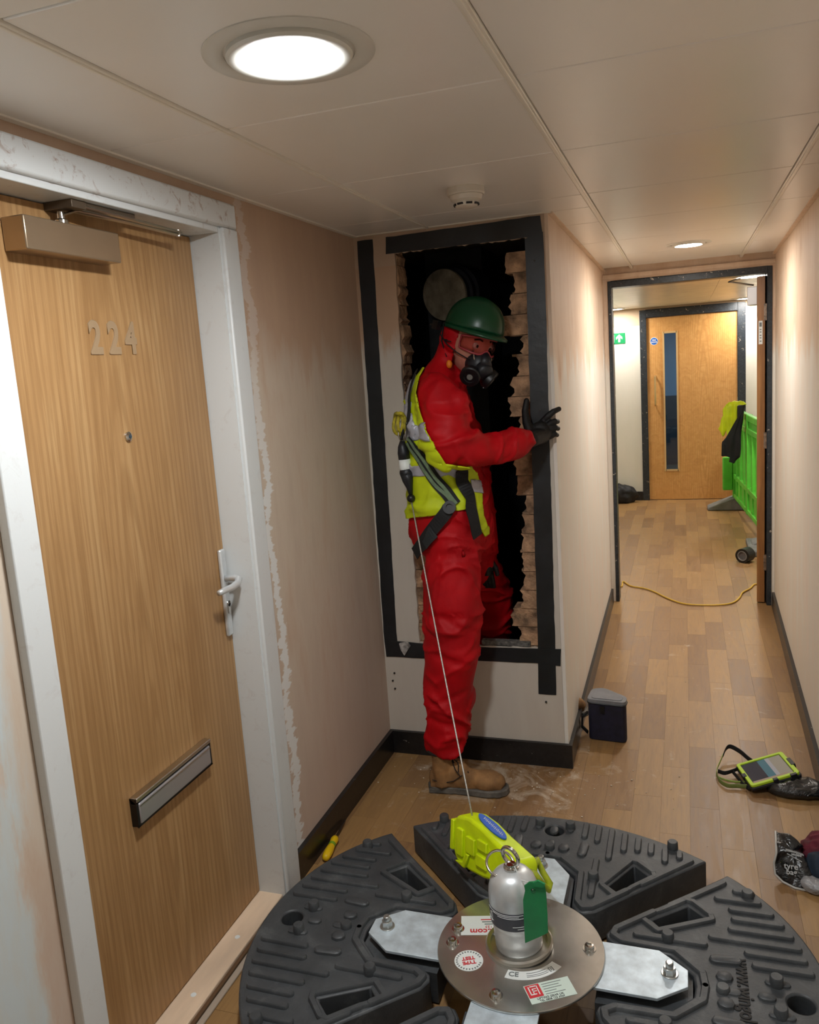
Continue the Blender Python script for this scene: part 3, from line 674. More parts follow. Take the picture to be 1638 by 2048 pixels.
def weight(ang, rm, sc, lab):
    Mz = Matrix.Translation(AC)@Matrix.Rotation(ang, 4, 'Z')
    out = seg_outline(rm)
    bm = plane_holes(out, [pock[::-1], [(u, -v) for u, v in pock], circ((rm-.078, 0), .031)], .006, ZT)
    me = bpy.data.meshes.new('w'); bm.to_mesh(me); bm.free(); me.transform(Mz)
    wgt = put(me, 'rubber_weight', M_RUB, an, bevel=.005, seg=2); wgt['label'] = lab
    mb = MB()
    mb.prism([(.20, -.098), (.37, -.092), (.426, -.034), (.426, .034), (.37, .092), (.20, .098)], .006, .092)
    for s_ in (1, -1):
        V = lambda P: [(u, v*s_) for u, v in P]
        rimline(mb, V([(.455, 0), (.449, .046), (.384, .112), (.25, .117), (.226, .134), (.232, .158), (.325, .248)]), .0105, ZT)
        rimline(mb, V([(.37, .288), (.50, .412), (.512, .424)]), .0115, ZT)
        rimline(mb, V([(.300, .214), (.340, .176), (.478, .254), (.474, .272)]), .0095, ZT)
        rimline(mb, V([(.325, .248), (.345, .262), (.410, .322), (.430, .318), (.474, .272)]), .0085, ZT)
        for (v, a_, b_) in ((.100, .575, .70), (.142, .560, .69), (.184, .475, .682), (.226, .525, .668), (.268, .535, .650), (.308, .53, .628), (.350, .495, .600), (.392, .545, .585)):
            b2 = min(b_, math.sqrt(max(.01, (rm-.022)**2-v*v))); rib(mb, a_, v*s_, b2, v*s_, .0105, ZT)
        rib(mb, .285, .150*s_, .455, .150*s_, .0105, ZT); rib(mb, .480, .102*s_, .530, .106*s_, .015, ZT)
        rib(mb, .602, .052*s_, .640, .052*s_, .011, ZT, .006)
        rib(mb, .497, .044*s_, .503, .044*s_, .018, ZT, .010)
    rib(mb, .585, 0, .600, 0, .014, ZT, .008); rib(mb, .490, 0, .525, 0, .012, ZT, .005)
    mb.xf(Mz); rr = mb.build('tread_ribs', M_RUB, wgt, smooth=True)
    for (u, v) in ((.618, .050), (.618, -.050), (.365, .150), (.365, -.150), (.575, .372), (.575, -.372), (.495, 0)):
        q = Mz@Vector((u, v, 0)); hh = .024 if u > .5 or abs(v) > .1 else .014
        MB().lathe([(0, 0), (.0165, 0), (.0155, hh-.003), (.013, hh), (0, hh)], c=(q.x, q.y, ZT), n=18).build('stud', M_RUB, wgt, smooth=True)
    return wgt, Mz
wC, MC = weight(0, .745, 1, 'rubber weight nearest the right edge of the frame')
wB, MBm = weight(R(90), .675, 1, 'far rubber weight, towards the opening in the wall')
wA, MA = weight(R(180), .742, 1, 'left rubber weight beside the numbered door')
wD, MD = weight(R(-90), .73, 1, 'nearest rubber weight, cut off by the picture bottom')
text('moulded_lettering', 'www.wingol.co', .052, MC@Matrix.Translation((.545, -.01, ZT+.001))@Matrix.Rotation(R(-90), 4, 'Z')@Matrix.Diagonal((.8, 1, 1, 1)), M_RUBD, wC, ext=.0012, bold=.0012)
def rotx(a_): return Matrix.Rotation(a_, 4, 'Z')
for k, (Mz) in enumerate((MC, MBm, MA, MD)):
    g = MB().prism([(.05, -.083), (.345, -.083), (.415, -.028), (.415, .028), (.345, .083), (.05, .083)], .1135, .1215)
    o = g.xf(Mz).build('galvanised_plate', M_GALV, an, bevel=.001)
    q = Mz@Vector((.372, -.006 if k == 2 else .006, 0))
    nt = MB().lathe([(0, 0), (.021, 0), (.021, .003), (0, .0031)], c=(q.x, q.y, .1215), n=24)
    nt.prism(circ((0, 0), .0155, 6), 0, .016, Matrix.Translation((q.x, q.y, .1245))); nt.lathe([(0, 0), (.0095, 0), (.0095, .012), (.008, .014), (0, .014)], c=(q.x, q.y, .1405), n=16)
    nt.build('nut', mat('zinc_nut', (190, 192, 190), .28, .9), o, bevel=.001)
DZ = .1218
MB().lathe([(0, DZ), (.2150, DZ), (.2165, DZ+.002), (.2165, DZ+.006), (.2150, DZ+.008), (0, DZ+.008)], c=AC, n=96).build('centre_disc', M_DISC, an, smooth=True)
disc = [c for c in C.objects if c.parent == an and c.name.startswith('centre_disc')][0]
DT_ = DZ+.008
for a_ in (12, 90, 188, 262, 330+200):
    q = AC+Vector((.178*math.cos(R(a_)), .178*math.sin(R(a_)), 0))
    b_ = MB().lathe([(0, 0), (.017, 0), (.017, .002), (0, .002)], c=(q.x, q.y, DT_), n=20).lathe([(0, .002), (.0125, .002), (.0125, .009), (.011, .012), (.006, .0125), (.0055, .009), (0, .009)], c=(q.x, q.y, DT_), n=18)
    b_.build('bolt', M_CHROME, disc, smooth=True)
lean = Matrix.Translation((AC.x-.004, AC.y+.012, DT_))@Matrix.Rotation(R(-3.0), 4, 'Y')
MB().lathe([(0, 0), (.087, 0), (.088, .010), (.084, .014), (.075, .013), (.074, .004), (0, .004)], M=lean, n=56).build('post_collar', M_STEEL, an, smooth=True)
ps = MB().lathe([(0, .004), (.060, .004), (.0615, .010), (.0625, .065), (.064, .073), (.0665, .078), (.0665, .136), (.066, .150), (.0635, .172), (.057, .192), (.046, .206), (.032, .214), (.014, .217), (0, .217)], M=lean, n=56).build('centre_post', M_ALU, an, smooth='all')
lbm = MB(); lbm.lathe([(.0668, .084), (.0675, .0842), (.0675, .1318), (.0668, .132), (.0668, .084)], M=lean, n=56)
lbo = lbm.build('post_label', M_DGREY, ps, smooth=True)
for zz, th0, th1 in ((.124, 225, 290), (.1195, 240, 300), (.097, 275, 305), (.091, 285, 308), (.098, 200, 225), (.128, 205, 300)):
    A_ = [lean@Vector((.0677*math.cos(R(th0+(th1-th0)*i/10)), .0677*math.sin(R(th0+(th1-th0)*i/10)), zz)) for i in range(11)]
    MB().tube(A_, .0006, 4).build('label_print', M_WLAB, lbo)
MB().tube([lean@Vector((.0677*math.cos(R(t)), .0677*math.sin(R(t)), .107+.012*math.sin(R(a2)))) for t, a2 in ((222, 0), (220, 90), (216, 90), (214, 0), (216, -90), (220, -90), (222, 0))], .0007, 4).build('label_figure', M_WLAB, lbo)
eb = MB().lathe([(0, 0), (.020, 0), (.020, .005), (.013, .008), (.013, .014), (0, .014)], M=lean@Matrix.Translation((0, 0, .217)), n=24).build('swivel_nut', M_CHROME, ps, smooth=True)
def ringpts(c, r, nrm, n=28, sx=1):
    nrm = Vector(nrm).normalized(); a_ = nrm.orthogonal().normalized(); b_ = nrm.cross(a_)
    return [Vector(c)+a_*r*sx*math.cos(2*math.pi*i/n)+b_*r*math.sin(2*math.pi*i/n) for i in range(n+1)]
T0 = lean@Vector((0, 0, .231))
MB().tube(ringpts(T0+Vector((0, 0, .020)), .025, (.5, 1, .15)), .0052, 12, cap=False).build('eye_ring', M_CHROME, ps, smooth='all')
MB().tube(ringpts(T0+Vector((-.030, .010, -.012)), .036, (.35, -.5, 1)), .0036, 10, cap=False).build('split_ring', M_CHROME, ps, smooth='all')
# labels on the disc
def on_disc(u, v, ang): return Matrix.Translation((AC.x+u, AC.y+v, DT_+.0004))@Matrix.Rotation(R(ang), 4, 'Z')
M1 = on_disc(-.105, .062, 194)
l1 = MB().box(-.068, .068, -.038, .038, 0, .0005, M1).build('address_label', M_WLAB, disc)
text('label_print', 'g-uk.com', .027, M1@Matrix.Translation((-.006, .024, .0009)), M_REDP, l1, bold=.0006)
text('label_print', '0808 123', .013, M1@Matrix.Translation((-.022, .007, .0009)), M_REDP, l1)
for i, wd in enumerate((.040, .044, .046)):
    MB().box(-.064, -.064+wd*1.7, -.006-i*.009, -.0025-i*.009, .0005, .0009, M1).build('label_print', (M_GREYP, M_GREYP, M_REDP)[i], l1)
M2 = on_disc(-.118, -.078, 205)
l2 = MB().lathe([(0, 0), (.037, 0), (.037, .0005), (0, .0005)], M=M2, n=40).build('round_label', M_WLAB, disc)
for i in range(26):
    if i in (12, 13): continue
    MB().box(.0285, .0335, -.0018, .0018, .0005, .0009, M2@Matrix.Rotation(2*math.pi*i/26, 4, 'Z')).build('label_print', M_GREYP, l2)
text('label_print', 'TYPE\nTEST', .0155, M2@Matrix.Translation((0, .0, .0009)), M_REDP, l2, bold=.0006)
mb = MB(); c0 = (0.0, .012)
A_ = [R(262+i*72/14) for i in range(15)]
poly = [(c0[0]+.098*math.cos(t), c0[1]+.098*math.sin(t)) for t in A_]+[(c0[0]+.127*math.cos(t), c0[1]+.127*math.sin(t)) for t in A_[::-1]]
l3 = mb.prism(poly, 0, .0005, on_disc(0, 0, 0)).build('curved_label', M_WLAB, disc)
text('label_print', 'CE', .021, on_disc(c0[0]+.0025, c0[1]-.111, 6)@Matrix.Translation((0, 0, .0009)), M_GREYP, l3, bold=.0004)
for r_ in (.118, .113, .106): 
    t0, t1 = R(288), R(316)
    MB().tube([Vector((AC.x+c0[0]+r_*math.cos(t0+(t1-t0)*i/8), AC.y+c0[1]+r_*math.sin(t0+(t1-t0)*i/8), DT_+.001)) for i in range(9)], .0009, 4).build('label_print', M_GREYP, l3)
text('label_print', '[i]', .016, on_disc(.0, .012, 0)@Matrix.Rotation(R(-38), 4, 'Z')@Matrix.Translation((.113, 0, .0009))@Matrix.Rotation(R(80), 4, 'Z'), M_GREYP, l3)
M4 = on_disc(.098, -.128, 31)
l4 = MB().box(-.058, .058, -.030, .030, 0, .0005, M4).build('maker_label', mat('pale_green_label', (206, 222, 212), .4), disc)
lg = MB().box(-.056, -.020, -.012, .028, .0005, .001, M4).build('red_logo_panel', M_REDP, l4)
for bx in ((-.050, -.047, -.002, .023), (-.050, -.034, -.004, -.001), (-.045, -.026, .021, .024), (-.042, -.031, .013, .0155), (-.042, -.031, .006, .0085), (-.029, -.0265, -.006, .024), (-.042, -.0395, .0, .013)):
    MB().box(*bx, .001, .0014, M4).build('logo_line', M_WLAB, lg)
for i in range(5): MB().box(-.014, -.014+(.05, .042, .046, .03, .05)[i], .022-i*.008, .0235-i*.008, .0005, .001, M4).build('label_print', M_GREYP, l4)
text('label_print', 'LIFTING GEAR UK', .0085, M4@Matrix.Translation((-.006, -.018, .0008)), M_BLACKP, l4)
text('label_print', 'TEL 0808 123 6969', .008, M4@Matrix.Translation((-.004, -.026, .0008)), M_BLACKP, l4)
# green inspection tag hanging on the post
def yb(px, py, y): return at(px, py, 'y', y)
tg = thing('inspection_tag', yb(1070, 1800, 1.79), 'green plastic inspection tag hanging against the aluminium post', 'tag')
yt = 1.775
P = [(1050, 1782), (1048, 1772), (1058, 1764), (1078, 1763), (1090, 1772), (1092, 1786), (1095, 1830), (1096, 1866), (1080, 1874), (1050, 1887), (1048, 1850), (1046, 1800)]
W = [at(a_, b_, 'y', yt) for a_, b_ in P]
mb = MB(); n = len(W)
mb.add(W+[q+Vector((0, .0035, 0)) for q in W], [tuple(range(n)), tuple(range(2*n-1, n-1, -1))]+[(i, (i+1) % n, n+(i+1) % n, n+i) for i in range(n)])
mb.build('tag_body', M_TAGG, tg, bevel=.001)
q = at(1066, 1780, 'y', yt-.0005)
MB().tube(ringpts(q, .0045, (0, 1, 0), 16), .0014, 6, cap=False).build('eyelet', mat('dark_green_eyelet', (14, 84, 50), .4), tg)
MB().tube([at(1066, 1780, 'y', yt), at(1058, 1765, 'y', yt+.01), T0+Vector((.028, -.02, -.03)), T0+Vector((.012, -.01, .0))], .0016, 6).build('tie', M_WLAB, tg)
lid_ = [(1066, 1766), (1076, 1762), (1090, 1769), (1086, 1776), (1070, 1774)]
W = [at(a_, b_, 'y', yt-.004) for a_, b_ in lid_]; n = 5
MB().add(W+[q+Vector((0, .003, .002)) for q in W], [tuple(range(n)), tuple(range(2*n-1, n-1, -1))]+[(i, (i+1) % n, n+(i+1) % n, n+i) for i in range(n)]).build('tag_fold', M_TAGG, tg)
# ------------------------------------------------------------------ fall arrest block
def seg(a, b, t): return Vector(a)*(1-t)+Vector(b)*t
B0 = at(934, 1672, 'y', 2.19); B1 = at(1052, 1742, 'y', 2.02)
ax = (B1-B0).normalized(); L = (B1-B0).length
toc = (CAM-(B0+B1)/2).normalized()
nz = (toc-ax*toc.dot(ax)).normalized(); side = nz.cross(ax).normalized()
if side.z < 0: side = -side
nz = (nz*.84-side*.54).normalized(); side2 = (ax.cross(nz)).normalized()
if side2.z < 0: side2 = -side2
BM = Matrix((ax, side2, nz)).transposed().to_4x4(); BM.translation = B0     # x along body, y up-ish edge, z to viewer side
fb = thing('fall_arrest_block', B0, 'fluorescent yellow retractable fall arrest block leaning behind the aluminium post', 'fall arrester')
hw, ht = .062, .036
body = [(-.012, -.046), (-.022, -.03), (-.022, .036), (-.008, .054), (.05, .064), (.11, .058), (.17, .044), (L, .026), (L+.012, .012), (L+.012, -.012), (L, -.03), (.13, -.058), (.06, -.062), (.0, -.056)]
BM = BM@Matrix.Diagonal((1, 1.22, 1, 1)); mb = MB().prism(body, -ht, ht, BM); bo = mb.build('housing', M_YBLOCK, fb, bevel=.009, seg=3)
mb = MB()
for (x0, x1, y0, y1) in ((.004, .034, -.036, .030), (.050, .092, -.018, .022), (.104, .150, .006, .030), (.10, .150, -.034, -.006)): mb.box(x0, x1, y0, y1, ht-.002, ht+.008, BM)
mb.box(-.034, -.018, -.034, .040, -ht*.9, ht+.004, BM); mb.prism([(.0, -.052), (.05, -.058), (.07, -.02), (.055, -.02), (.04, -.045)], ht-.001, ht+.010, BM)
mb.build('moulded_panels', M_YBLOCK, bo, bevel=.003)
mb = MB(); EM = BM@Matrix.Translation((.120, .0560, 0))@Matrix.Rotation(R(-11), 4, 'Z')@Matrix.Rotation(R(-90), 4, 'X')
mb.prism([(.064*math.cos(2*math.pi*i/28), .019*math.sin(2*math.pi*i/28)) for i in range(28)], 0, .0035, EM)
bl = mb.build('blue_badge', M_BLUE, bo)
for i in range(7):
    x = -.042+i*.013
    MB().tube([EM@Vector((x, .006, .0038)), EM@Vector((x+.005, -.004, .0038)), EM@Vector((x+.009, .004, .0038)), EM@Vector((x+.013, -.003, .0038))], .0011, 4).build('badge_script', M_WLAB, bl)
Hn = [B1+ax*.0, at(1075, 1722, 'y', 2.06), at(1086, 1745, 'y', 2.05), at(1100, 1768, 'y', 2.04), at(1097, 1779, 'y', 2.03), at(1088, 1772, 'y', 2.02), at(1070, 1748, 'y', 2.01), B1+ax*.005]
MB().tube(Hn, [.013, .012, .009, .0095, .010, .009, .009, .012], 10).build('handle', M_YDIRT, fb, smooth='all')
HOOK = at(823, 1003, 'y', 2.80)
O0 = at(946, 1640, 'y', 2.17)
MB().lathe([(0, 0), (.010, 0), (.008, .016), (.004, .022), (0, .022)], M=frame(O0-(HOOK-O0).normalized()*.012, (HOOK-O0).orthogonal(), (HOOK-O0).cross((HOOK-O0).orthogonal())), n=16).build('cable_outlet', M_BLACKP, fb, smooth=True)
MB().tube([seg(O0, HOOK, i/12)+Vector((0, 0, -.012*math.sin(math.pi*i/12))) for i in range(13)], .0026, 8).build('steel_cable', mat('steel_wire_rope', (176, 174, 168), .42, .5, .15, 200), fb, smooth='all')
MB().ell(HOOK+Vector((-.001, 0, .012)), (.0155, .0155, .0155)).build('cable_stop', M_BLACKP, fb, smooth='all')
G = [at(a_, b_, 'y', 2.80) for a_, b_ in ((822, 992), (819, 975), (816, 962), (813, 945), (811, 935), (809, 920), (807, 905), (805, 893))]
MB().tube(G[:4], [.006, .012, .020, .026], 16).ell(G[3], (.026, .026, .024)).build('grip', M_BLACKR, fb, smooth='all')
MB().tube([G[3]+(G[4]-G[3])*.3, G[4], G[5]+(G[5]-G[4])*.1], [.021, .0225, .0215], 16).build('white_sleeve', M_WLAB, fb, smooth='all')
MB().tube([G[5], G[6], G[7], G[7]+Vector((0, 0, .02))], [.021, .022, .017, .009], 16).build('swivel_grip', M_BLACKR, fb, smooth='all')
MB().tube([at(803, 885, 'y', 2.80), at(797, 870, 'y', 2.80), at(797, 848, 'y', 2.80), at(806, 838, 'y', 2.81), at(812, 852, 'y', 2.80), at(811, 872, 'y', 2.80), at(805, 885, 'y', 2.80)], .0042, 8).build('snap_hook', M_STEEL, fb, smooth='all')
# ------------------------------------------------------------------ the person
pe = thing('person', at(905, 1570, 'y', 2.85), 'person in red coverall, hi-vis vest, green helmet and respirator gripping the edge of the opening', 'person')
pe.location.z = 0
def A(px, py, y): return at(px, py, 'y', y)
def TUBE(mb, rows, n=20):
    # rows: px, py, ydepth, rx, ry
    mb.tube([A(a_, b_, y) for a_, b_, y, rx, ry in rows], [(rx, ry) for *_, rx, ry in rows], n, up=None)
bd = MB()
def limb(rows, n=22):
    pts = [A(a_, b_, y) for a_, b_, y, *_ in rows]
    m = len(pts); vs = []
    for i in range(m):
        t = (pts[min(i+1, m-1)]-pts[max(i-1, 0)]).normalized()
        u = Vector((0, 1, 0)); u = (u-t*u.dot(t)).normalized(); w_ = t.cross(u)
        rx, ry = rows[i][3], rows[i][4]
        for k in range(n):
            th_ = 2*math.pi*k/n; vs.append(pts[i]+w_*rx*math.cos(th_)+u*ry*math.sin(th_))
    bd.add(vs, [(i*n+k, i*n+(k+1) % n, (i+1)*n+(k+1) % n, (i+1)*n+k) for i in range(m-1) for k in range(n)]+[tuple(range(n-1, -1, -1)), tuple(range((m-1)*n, m*n))])
# standing leg
limb([(892, 1500, 2.84, .078, .075), (894, 1470, 2.84, .083, .08), (897, 1430, 2.84, .083, .085), (900, 1380, 2.84, .092, .09), (902, 1320, 2.84, .105, .10), (905, 1265, 2.84, .114, .105), (906, 1225, 2.84, .112, .105), (906, 1180, 2.85, .106, .105), (907, 1140, 2.86, .108, .11), (910, 1105, 2.87, .108, .12), (905, 1060, 2.90, .12, .13)])
# other leg stepped through the hole
limb([(912, 1075, 3.02, .13, .12), (940, 1120, 3.14, .105, .10), (985, 1180, 3.30, .088, .09), (995, 1215, 3.34, .08, .08), (985, 1290, 3.38, .07, .07), (975, 1420, 3.42, .065, .065), (972, 1500, 3.43, .06, .06)])
# trunk
limb([(903, 1095, 2.95, .130, .15), (902, 1062, 2.95, .158, .17), (900, 1020, 2.95, .160, .175), (897, 980, 2.95, .150, .17), (893, 940, 2.95, .142, .17), (886, 890, 2.95, .128, .175), (880, 840, 2.95, .118, .185), (880, 800, 2.95, .108, .19), (880, 770, 2.95, .090, .18), (886, 745, 2.95, .062, .12), (895, 722, 2.95, .055, .065), (905, 700, 2.95, .056, .058)])
bd.ell(A(958, 1050, 3.0), (.066, .10, .10)); bd.ell(A(948, 985, 3.02), (.05, .10, .12))
# near arm: shoulder, elbow, wrist
limb([(872, 772, 2.84, .060, .06), (876, 795, 2.79, .082, .075), (884, 830, 2.75, .086, .078), (893, 865, 2.72, .088, .078), (903, 895, 2.71, .082, .078), (915, 905, 2.72, .072, .07)])
bd.ell(A(870, 788, 2.81), (.072, .08, .075)); bd.ell(A(902, 893, 2.71), (.068, .075, .066))
limb([(895, 890, 2.71, .064, .068), (925, 897, 2.73, .066, .066), (955, 898, 2.77, .060, .06), (985, 897, 2.82, .060, .058), (1012, 892, 2.87, .066, .062), (1036, 885, 2.91, .066, .062), (1052, 882, 2.94, .052, .052), (1062, 881, 2.955, .036, .038)])
bd.ell(A(1036, 868, 2.91), (.03, .04, .03))
bd.ell(A(918, 820, 2.76), (.045, .05, .075))
# far arm hanging inside the hole
limb([(892, 772, 3.09, .075, .07), (915, 830, 3.16, .07, .07), (945, 920, 3.20, .065, .065), (963, 1000, 3.16, .06, .06), (972, 1075, 3.13, .058, .058), (970, 1100, 3.12, .045, .045)])
# hood round the head
HC = A(938, 688, 2.98)
bd.ell(HC+Vector((-.028, .02, .005)), (.088, .090, .112)); bd.ell(HC+Vector((-.045, .02, -.085)), (.075, .085, .075))
bme = remesh(bd, .0075, 5, .6)
def fold(c, n):
    q = c
    w1 = Vector((noise.noise(q*4), noise.noise(q*4+Vector((9, 0, 0))), noise.noise(q*4+Vector((0, 9, 0)))))*.12
    p_ = q+w1
    def rg(v): return max(0, 1-abs(noise.noise(v))*5)**1.5
    r1 = rg(Vector((p_.x*5, p_.y*5, p_.z*5.5))); r2 = rg(Vector((p_.x*8+7, p_.y*8, p_.z*11+3)))
    big = noise.noise(Vector((q.x*5+2, q.y*5, q.z*6)))
    k = .5 if c.z > 1.52 else 1.0
    return k*(.014*r1+.008*r2+.014*big-.006)
wrinkle(bme, fold)
# faceted knee and cuff creases at their real places
def pinch(me, c, nrm, rad, depth, w_):
    nrm = Vector(nrm).normalized()
    for v in me.vertices:
        d = v.co-c
        if d.length < rad:
            s_ = d.dot(nrm); k = math.exp(-(s_/w_)**2)*(1-(d.length/rad)**2); v.co -= v.normal*depth*k
bme.update()
pinch(bme, A(908, 1238, 2.74), (0, .2, 1), .13, .012, .016); pinch(bme, A(920, 1262, 2.74), (.6, 0, 1), .11, .012, .013)
pinch(bme, A(915, 1112, 2.76), (-.1, .1, 1), .15, .012, .022); pinch(bme, A(925, 1075, 2.76), (.8, 0, .5), .09, .008, .016)
pinch(bme, A(905, 1325, 2.75), (.3, 0, 1), .1, .009, .014); pinch(bme, A(900, 1400, 2.76), (-.35, 0, 1), .1, .008, .012); pinch(bme, A(893, 1445, 2.78), (.2, 0, 1), .09, .008, .012)
pinch(bme, A(935, 830, 2.74), (-.9, 0, .6), .10, .010, .022); pinch(bme, A(985, 880, 2.77), (1, 0, .2), .07, .010, .012); pinch(bme, A(1020, 885, 2.84), (.9, 0, -.5), .07, .009, .010)
pinch(bme, A(925, 862, 2.70), (-.5, 0, .9), .09, .010, .014)
bme.update()
# open the face of the hood
HD = Vector((.76, -.62, -.24)).normalized()      # where the head looks
HR = HD.cross(Vector((0, 0, 1))).normalized(); HR = (HR*.97+Vector((0, 0, 1))*.20).normalized(); HU = HR.cross(HD).normalized()
HM = Matrix((HD, -HR, HU)).transposed().to_4x4(); HM.translation = HC    # x forward, y left, z up
HI = HM.inverted()
for v in bme.vertices:
    q = HI@v.co
    if q.length < .2 and q.x > .02 and abs(q.y) < .078 and -.105 < q.z < .12:
        e = max(0, 1-(abs(q.y)/.078)**2)*max(0, 1-(abs(q.z-.005)/.115)**2)
        q.x = q.x-.075*min(1, e*2.2); v.co = HM@q
bme.update()
body_o = put(bme, 'coverall_body', M_RED, pe, smooth='all')
bvh = BVHTree.FromPolygons([v.co for v in bme.vertices], [tuple(p_.vertices) for p_ in bme.polygons])
def hit(px, py, off=.006):
    d = ray(px, py); l_, n_, i_, ds = bvh.ray_cast(CAM, d)
    if l_ is None: return None, None
    return l_+n_*off, n_
# the vest: the body's own surface, lifted
def shell(name, polys, off, m, parent, one=False, zr=(.85, 1.65), sol=.004, far=True, extra=None):
    bm = bmesh.new(); bm.from_mesh(bme)
    bmesh.ops.delete(bm, geom=[v for v in bm.verts if not (zr[0] < v.co.z < zr[1])], context='VERTS')
    for P in polys:
        for i in range(len(P)):
            a_, b_ = ray(*P[i]), ray(*P[(i+1) % len(P)]); nn = a_.cross(b_)
            if nn.length < 1e-6: continue
            mid = ((P[i][0]+P[(i+1) % len(P)][0])/2, (P[i][1]+P[(i+1) % len(P)][1])/2); rad = math.dist(P[i], P[(i+1) % len(P)])/2+14
            fs = [f for f in bm.faces if math.dist(pr(f.calc_center_median()), mid) < rad]
            g = list(set(fs) | {e for f in fs for e in f.edges} | {v for f in fs for v in f.verts})
            if g: bmesh.ops.bisect_plane(bm, geom=g, dist=1e-5, plane_co=CAM, plane_no=nn.normalized())
    bm.normal_update()
    keep = []
    for f in bm.faces:
        c = f.calc_center_median(); q = pr(c)
        ok = any(pip(q[0], q[1], P) for P in polys)
        if ok and extra and not extra(c, f.normal): ok = False
        if ok: keep.append(f)
    ks = set(keep); best = set(); left = set(keep)
    while left and one:
        st = [left.pop()]; isl = set(st)
        while st:
            f = st.pop()
            for e in f.edges:
                for g_ in e.link_faces:
                    if g_ in left: left.discard(g_); isl.add(g_); st.append(g_)
        wt = lambda S_: sum(f.calc_area() for f in S_ if f.normal.dot(CAM-f.calc_center_median()) > 0)
        if wt(isl) > wt(best): best = isl
    if one: ks = best
    ks = {f for f in ks if f.calc_area() > 1e-9}
    bmesh.ops.delete(bm, geom=[f for f in bm.faces if f not in ks], context='FACES')
    bm.normal_update()
    for v in bm.verts: v.co = v.co+v.normal*off
    me = bpy.data.meshes.new(name); bm.to_mesh(me); bm.free()
    o = put(me, name, m, parent, smooth='all')
    sm = o.modifiers.new('thick', 'SOLIDIFY'); sm.thickness = sol; sm.offset = 1
    return o
VB = [(802, 735), (852, 738), (842, 755), (836, 785), (843, 820), (856, 860), (872, 893), (893, 925), (940, 931), (952, 945), (960, 985), (963, 1030), (974, 1056), (974, 1066), (966, 1072), (934, 1018), (916, 1022), (877, 1028), (815, 1036), (800, 1034), (797, 900)]
notarm = lambda c, n_: not (c.y < 2.80 and c.x > A(872, 850, 2.75).x and 1.30 < c.z < 1.56 and pr(c)[0] > 868)
vest = shell('hivis_vest', [VB], .007, M_HIVIS, pe, one=True)
Rf = [[(838, 752), (828, 790), (826, 820), (829, 850), (832, 877), (818, 877), (816, 850), (815, 818), (818, 787), (830, 750)],
      [(812, 852), (863, 850), (870, 878), (812, 880)], [(822, 930), (858, 924), (912, 926), (912, 954), (870, 950), (824, 952)], [(938, 962), (962, 964), (964, 988), (938, 984)]]
for P in Rf: shell('reflective_band', [P], .013, M_REFL, vest, one=True, sol=.0015, extra=lambda c, n_: pip(*pr(c), VB))
# harness webbing laid on the clothing
def strap(name, P, wd, m, parent, off=.019, th=.003, sub=6):
    pts = []; ns = []
    for (a_, b_) in zip(P, P[1:]):
        for i in range(sub):
            t = i/sub; h, n_ = hit(a_[0]+(b_[0]-a_[0])*t, a_[1]+(b_[1]-a_[1])*t, off)
            if h: pts.append(h); ns.append(n_)
    h, n_ = hit(*P[-1], off)
    if h: pts.append(h); ns.append(n_)
    if len(pts) < 3: return None
    # smooth
    for _ in range(3):
        pts = [pts[0]]+[(pts[i-1]+pts[i]*2+pts[i+1])/4 for i in range(1, len(pts)-1)]+[pts[-1]]
        ns = [ns[0]]+[(ns[i-1]+ns[i]*2+ns[i+1]).normalized() for i in range(1, len(ns)-1)]+[ns[-1]]
    mb = MB(); m_ = len(pts); vs = []
    for i in range(m_):
        t = (pts[min(i+1, m_-1)]-pts[max(i-1, 0)]).normalized(); s_ = t.cross(ns[i]).normalized()
        for a_, b_ in ((-1, 0), (1, 0), (1, 1), (-1, 1)): vs.append(pts[i]+s_*a_*wd/2+ns[i]*b_*th)
    mb.add(vs, [(i*4+k, i*4+(k+1) % 4, (i+1)*4+(k+1) % 4, (i+1)*4+k) for i in range(m_-1) for k in range(4)]+[(3, 2, 1, 0), tuple(range((m_-1)*4, m_*4))])
    return mb.build(name, m, parent)
ha = strap('harness', [(826, 878), (845, 910), (868, 950), (890, 985), (910, 1012)], .046, M_WEB, pe)
def hs(*a_, **k): return strap(*a_, **k)
hs('webbing_stripe', [(826, 874), (845, 906), (870, 948), (893, 983), (914, 1008)], .012, M_WEBG, ha, off=.0225, th=.002)
hs('webbing_stripe', [(822, 880), (840, 912), (862, 952), (884, 988), (904, 1014)], .012, M_WEBG, ha, off=.0225, th=.002)
hs('leg_strap', [(900, 1016), (880, 1042), (860, 1072), (842, 1100), (832, 1112)], .048, M_WEB, ha)
hs('webbing_stripe', [(874, 1062), (858, 1086)], .05, mat('webbing_badge', (34, 40, 44), .6), ha, off=.0225, th=.002)
hs('side_strap', [(918, 936), (926, 965), (932, 1000), (938, 1035), (946, 1072)], .046, M_WEB, ha, off=.024)
hs('chest_strap', [(846, 742), (836, 760), (828, 800), (822, 845), (818, 874)], .012, M_WEB, ha, off=.021)
hc, hn = hit(902, 1017, .026)
hx_ = hn.orthogonal().normalized(); FM = frame(hc, hx_, hn.cross(hx_))
MB().lathe([(.013, -.002), (.024, -.002), (.024, .005), (.013, .005), (.013, -.002)], M=FM, n=24).build('hip_ring', M_BLACKP, ha, smooth=True)
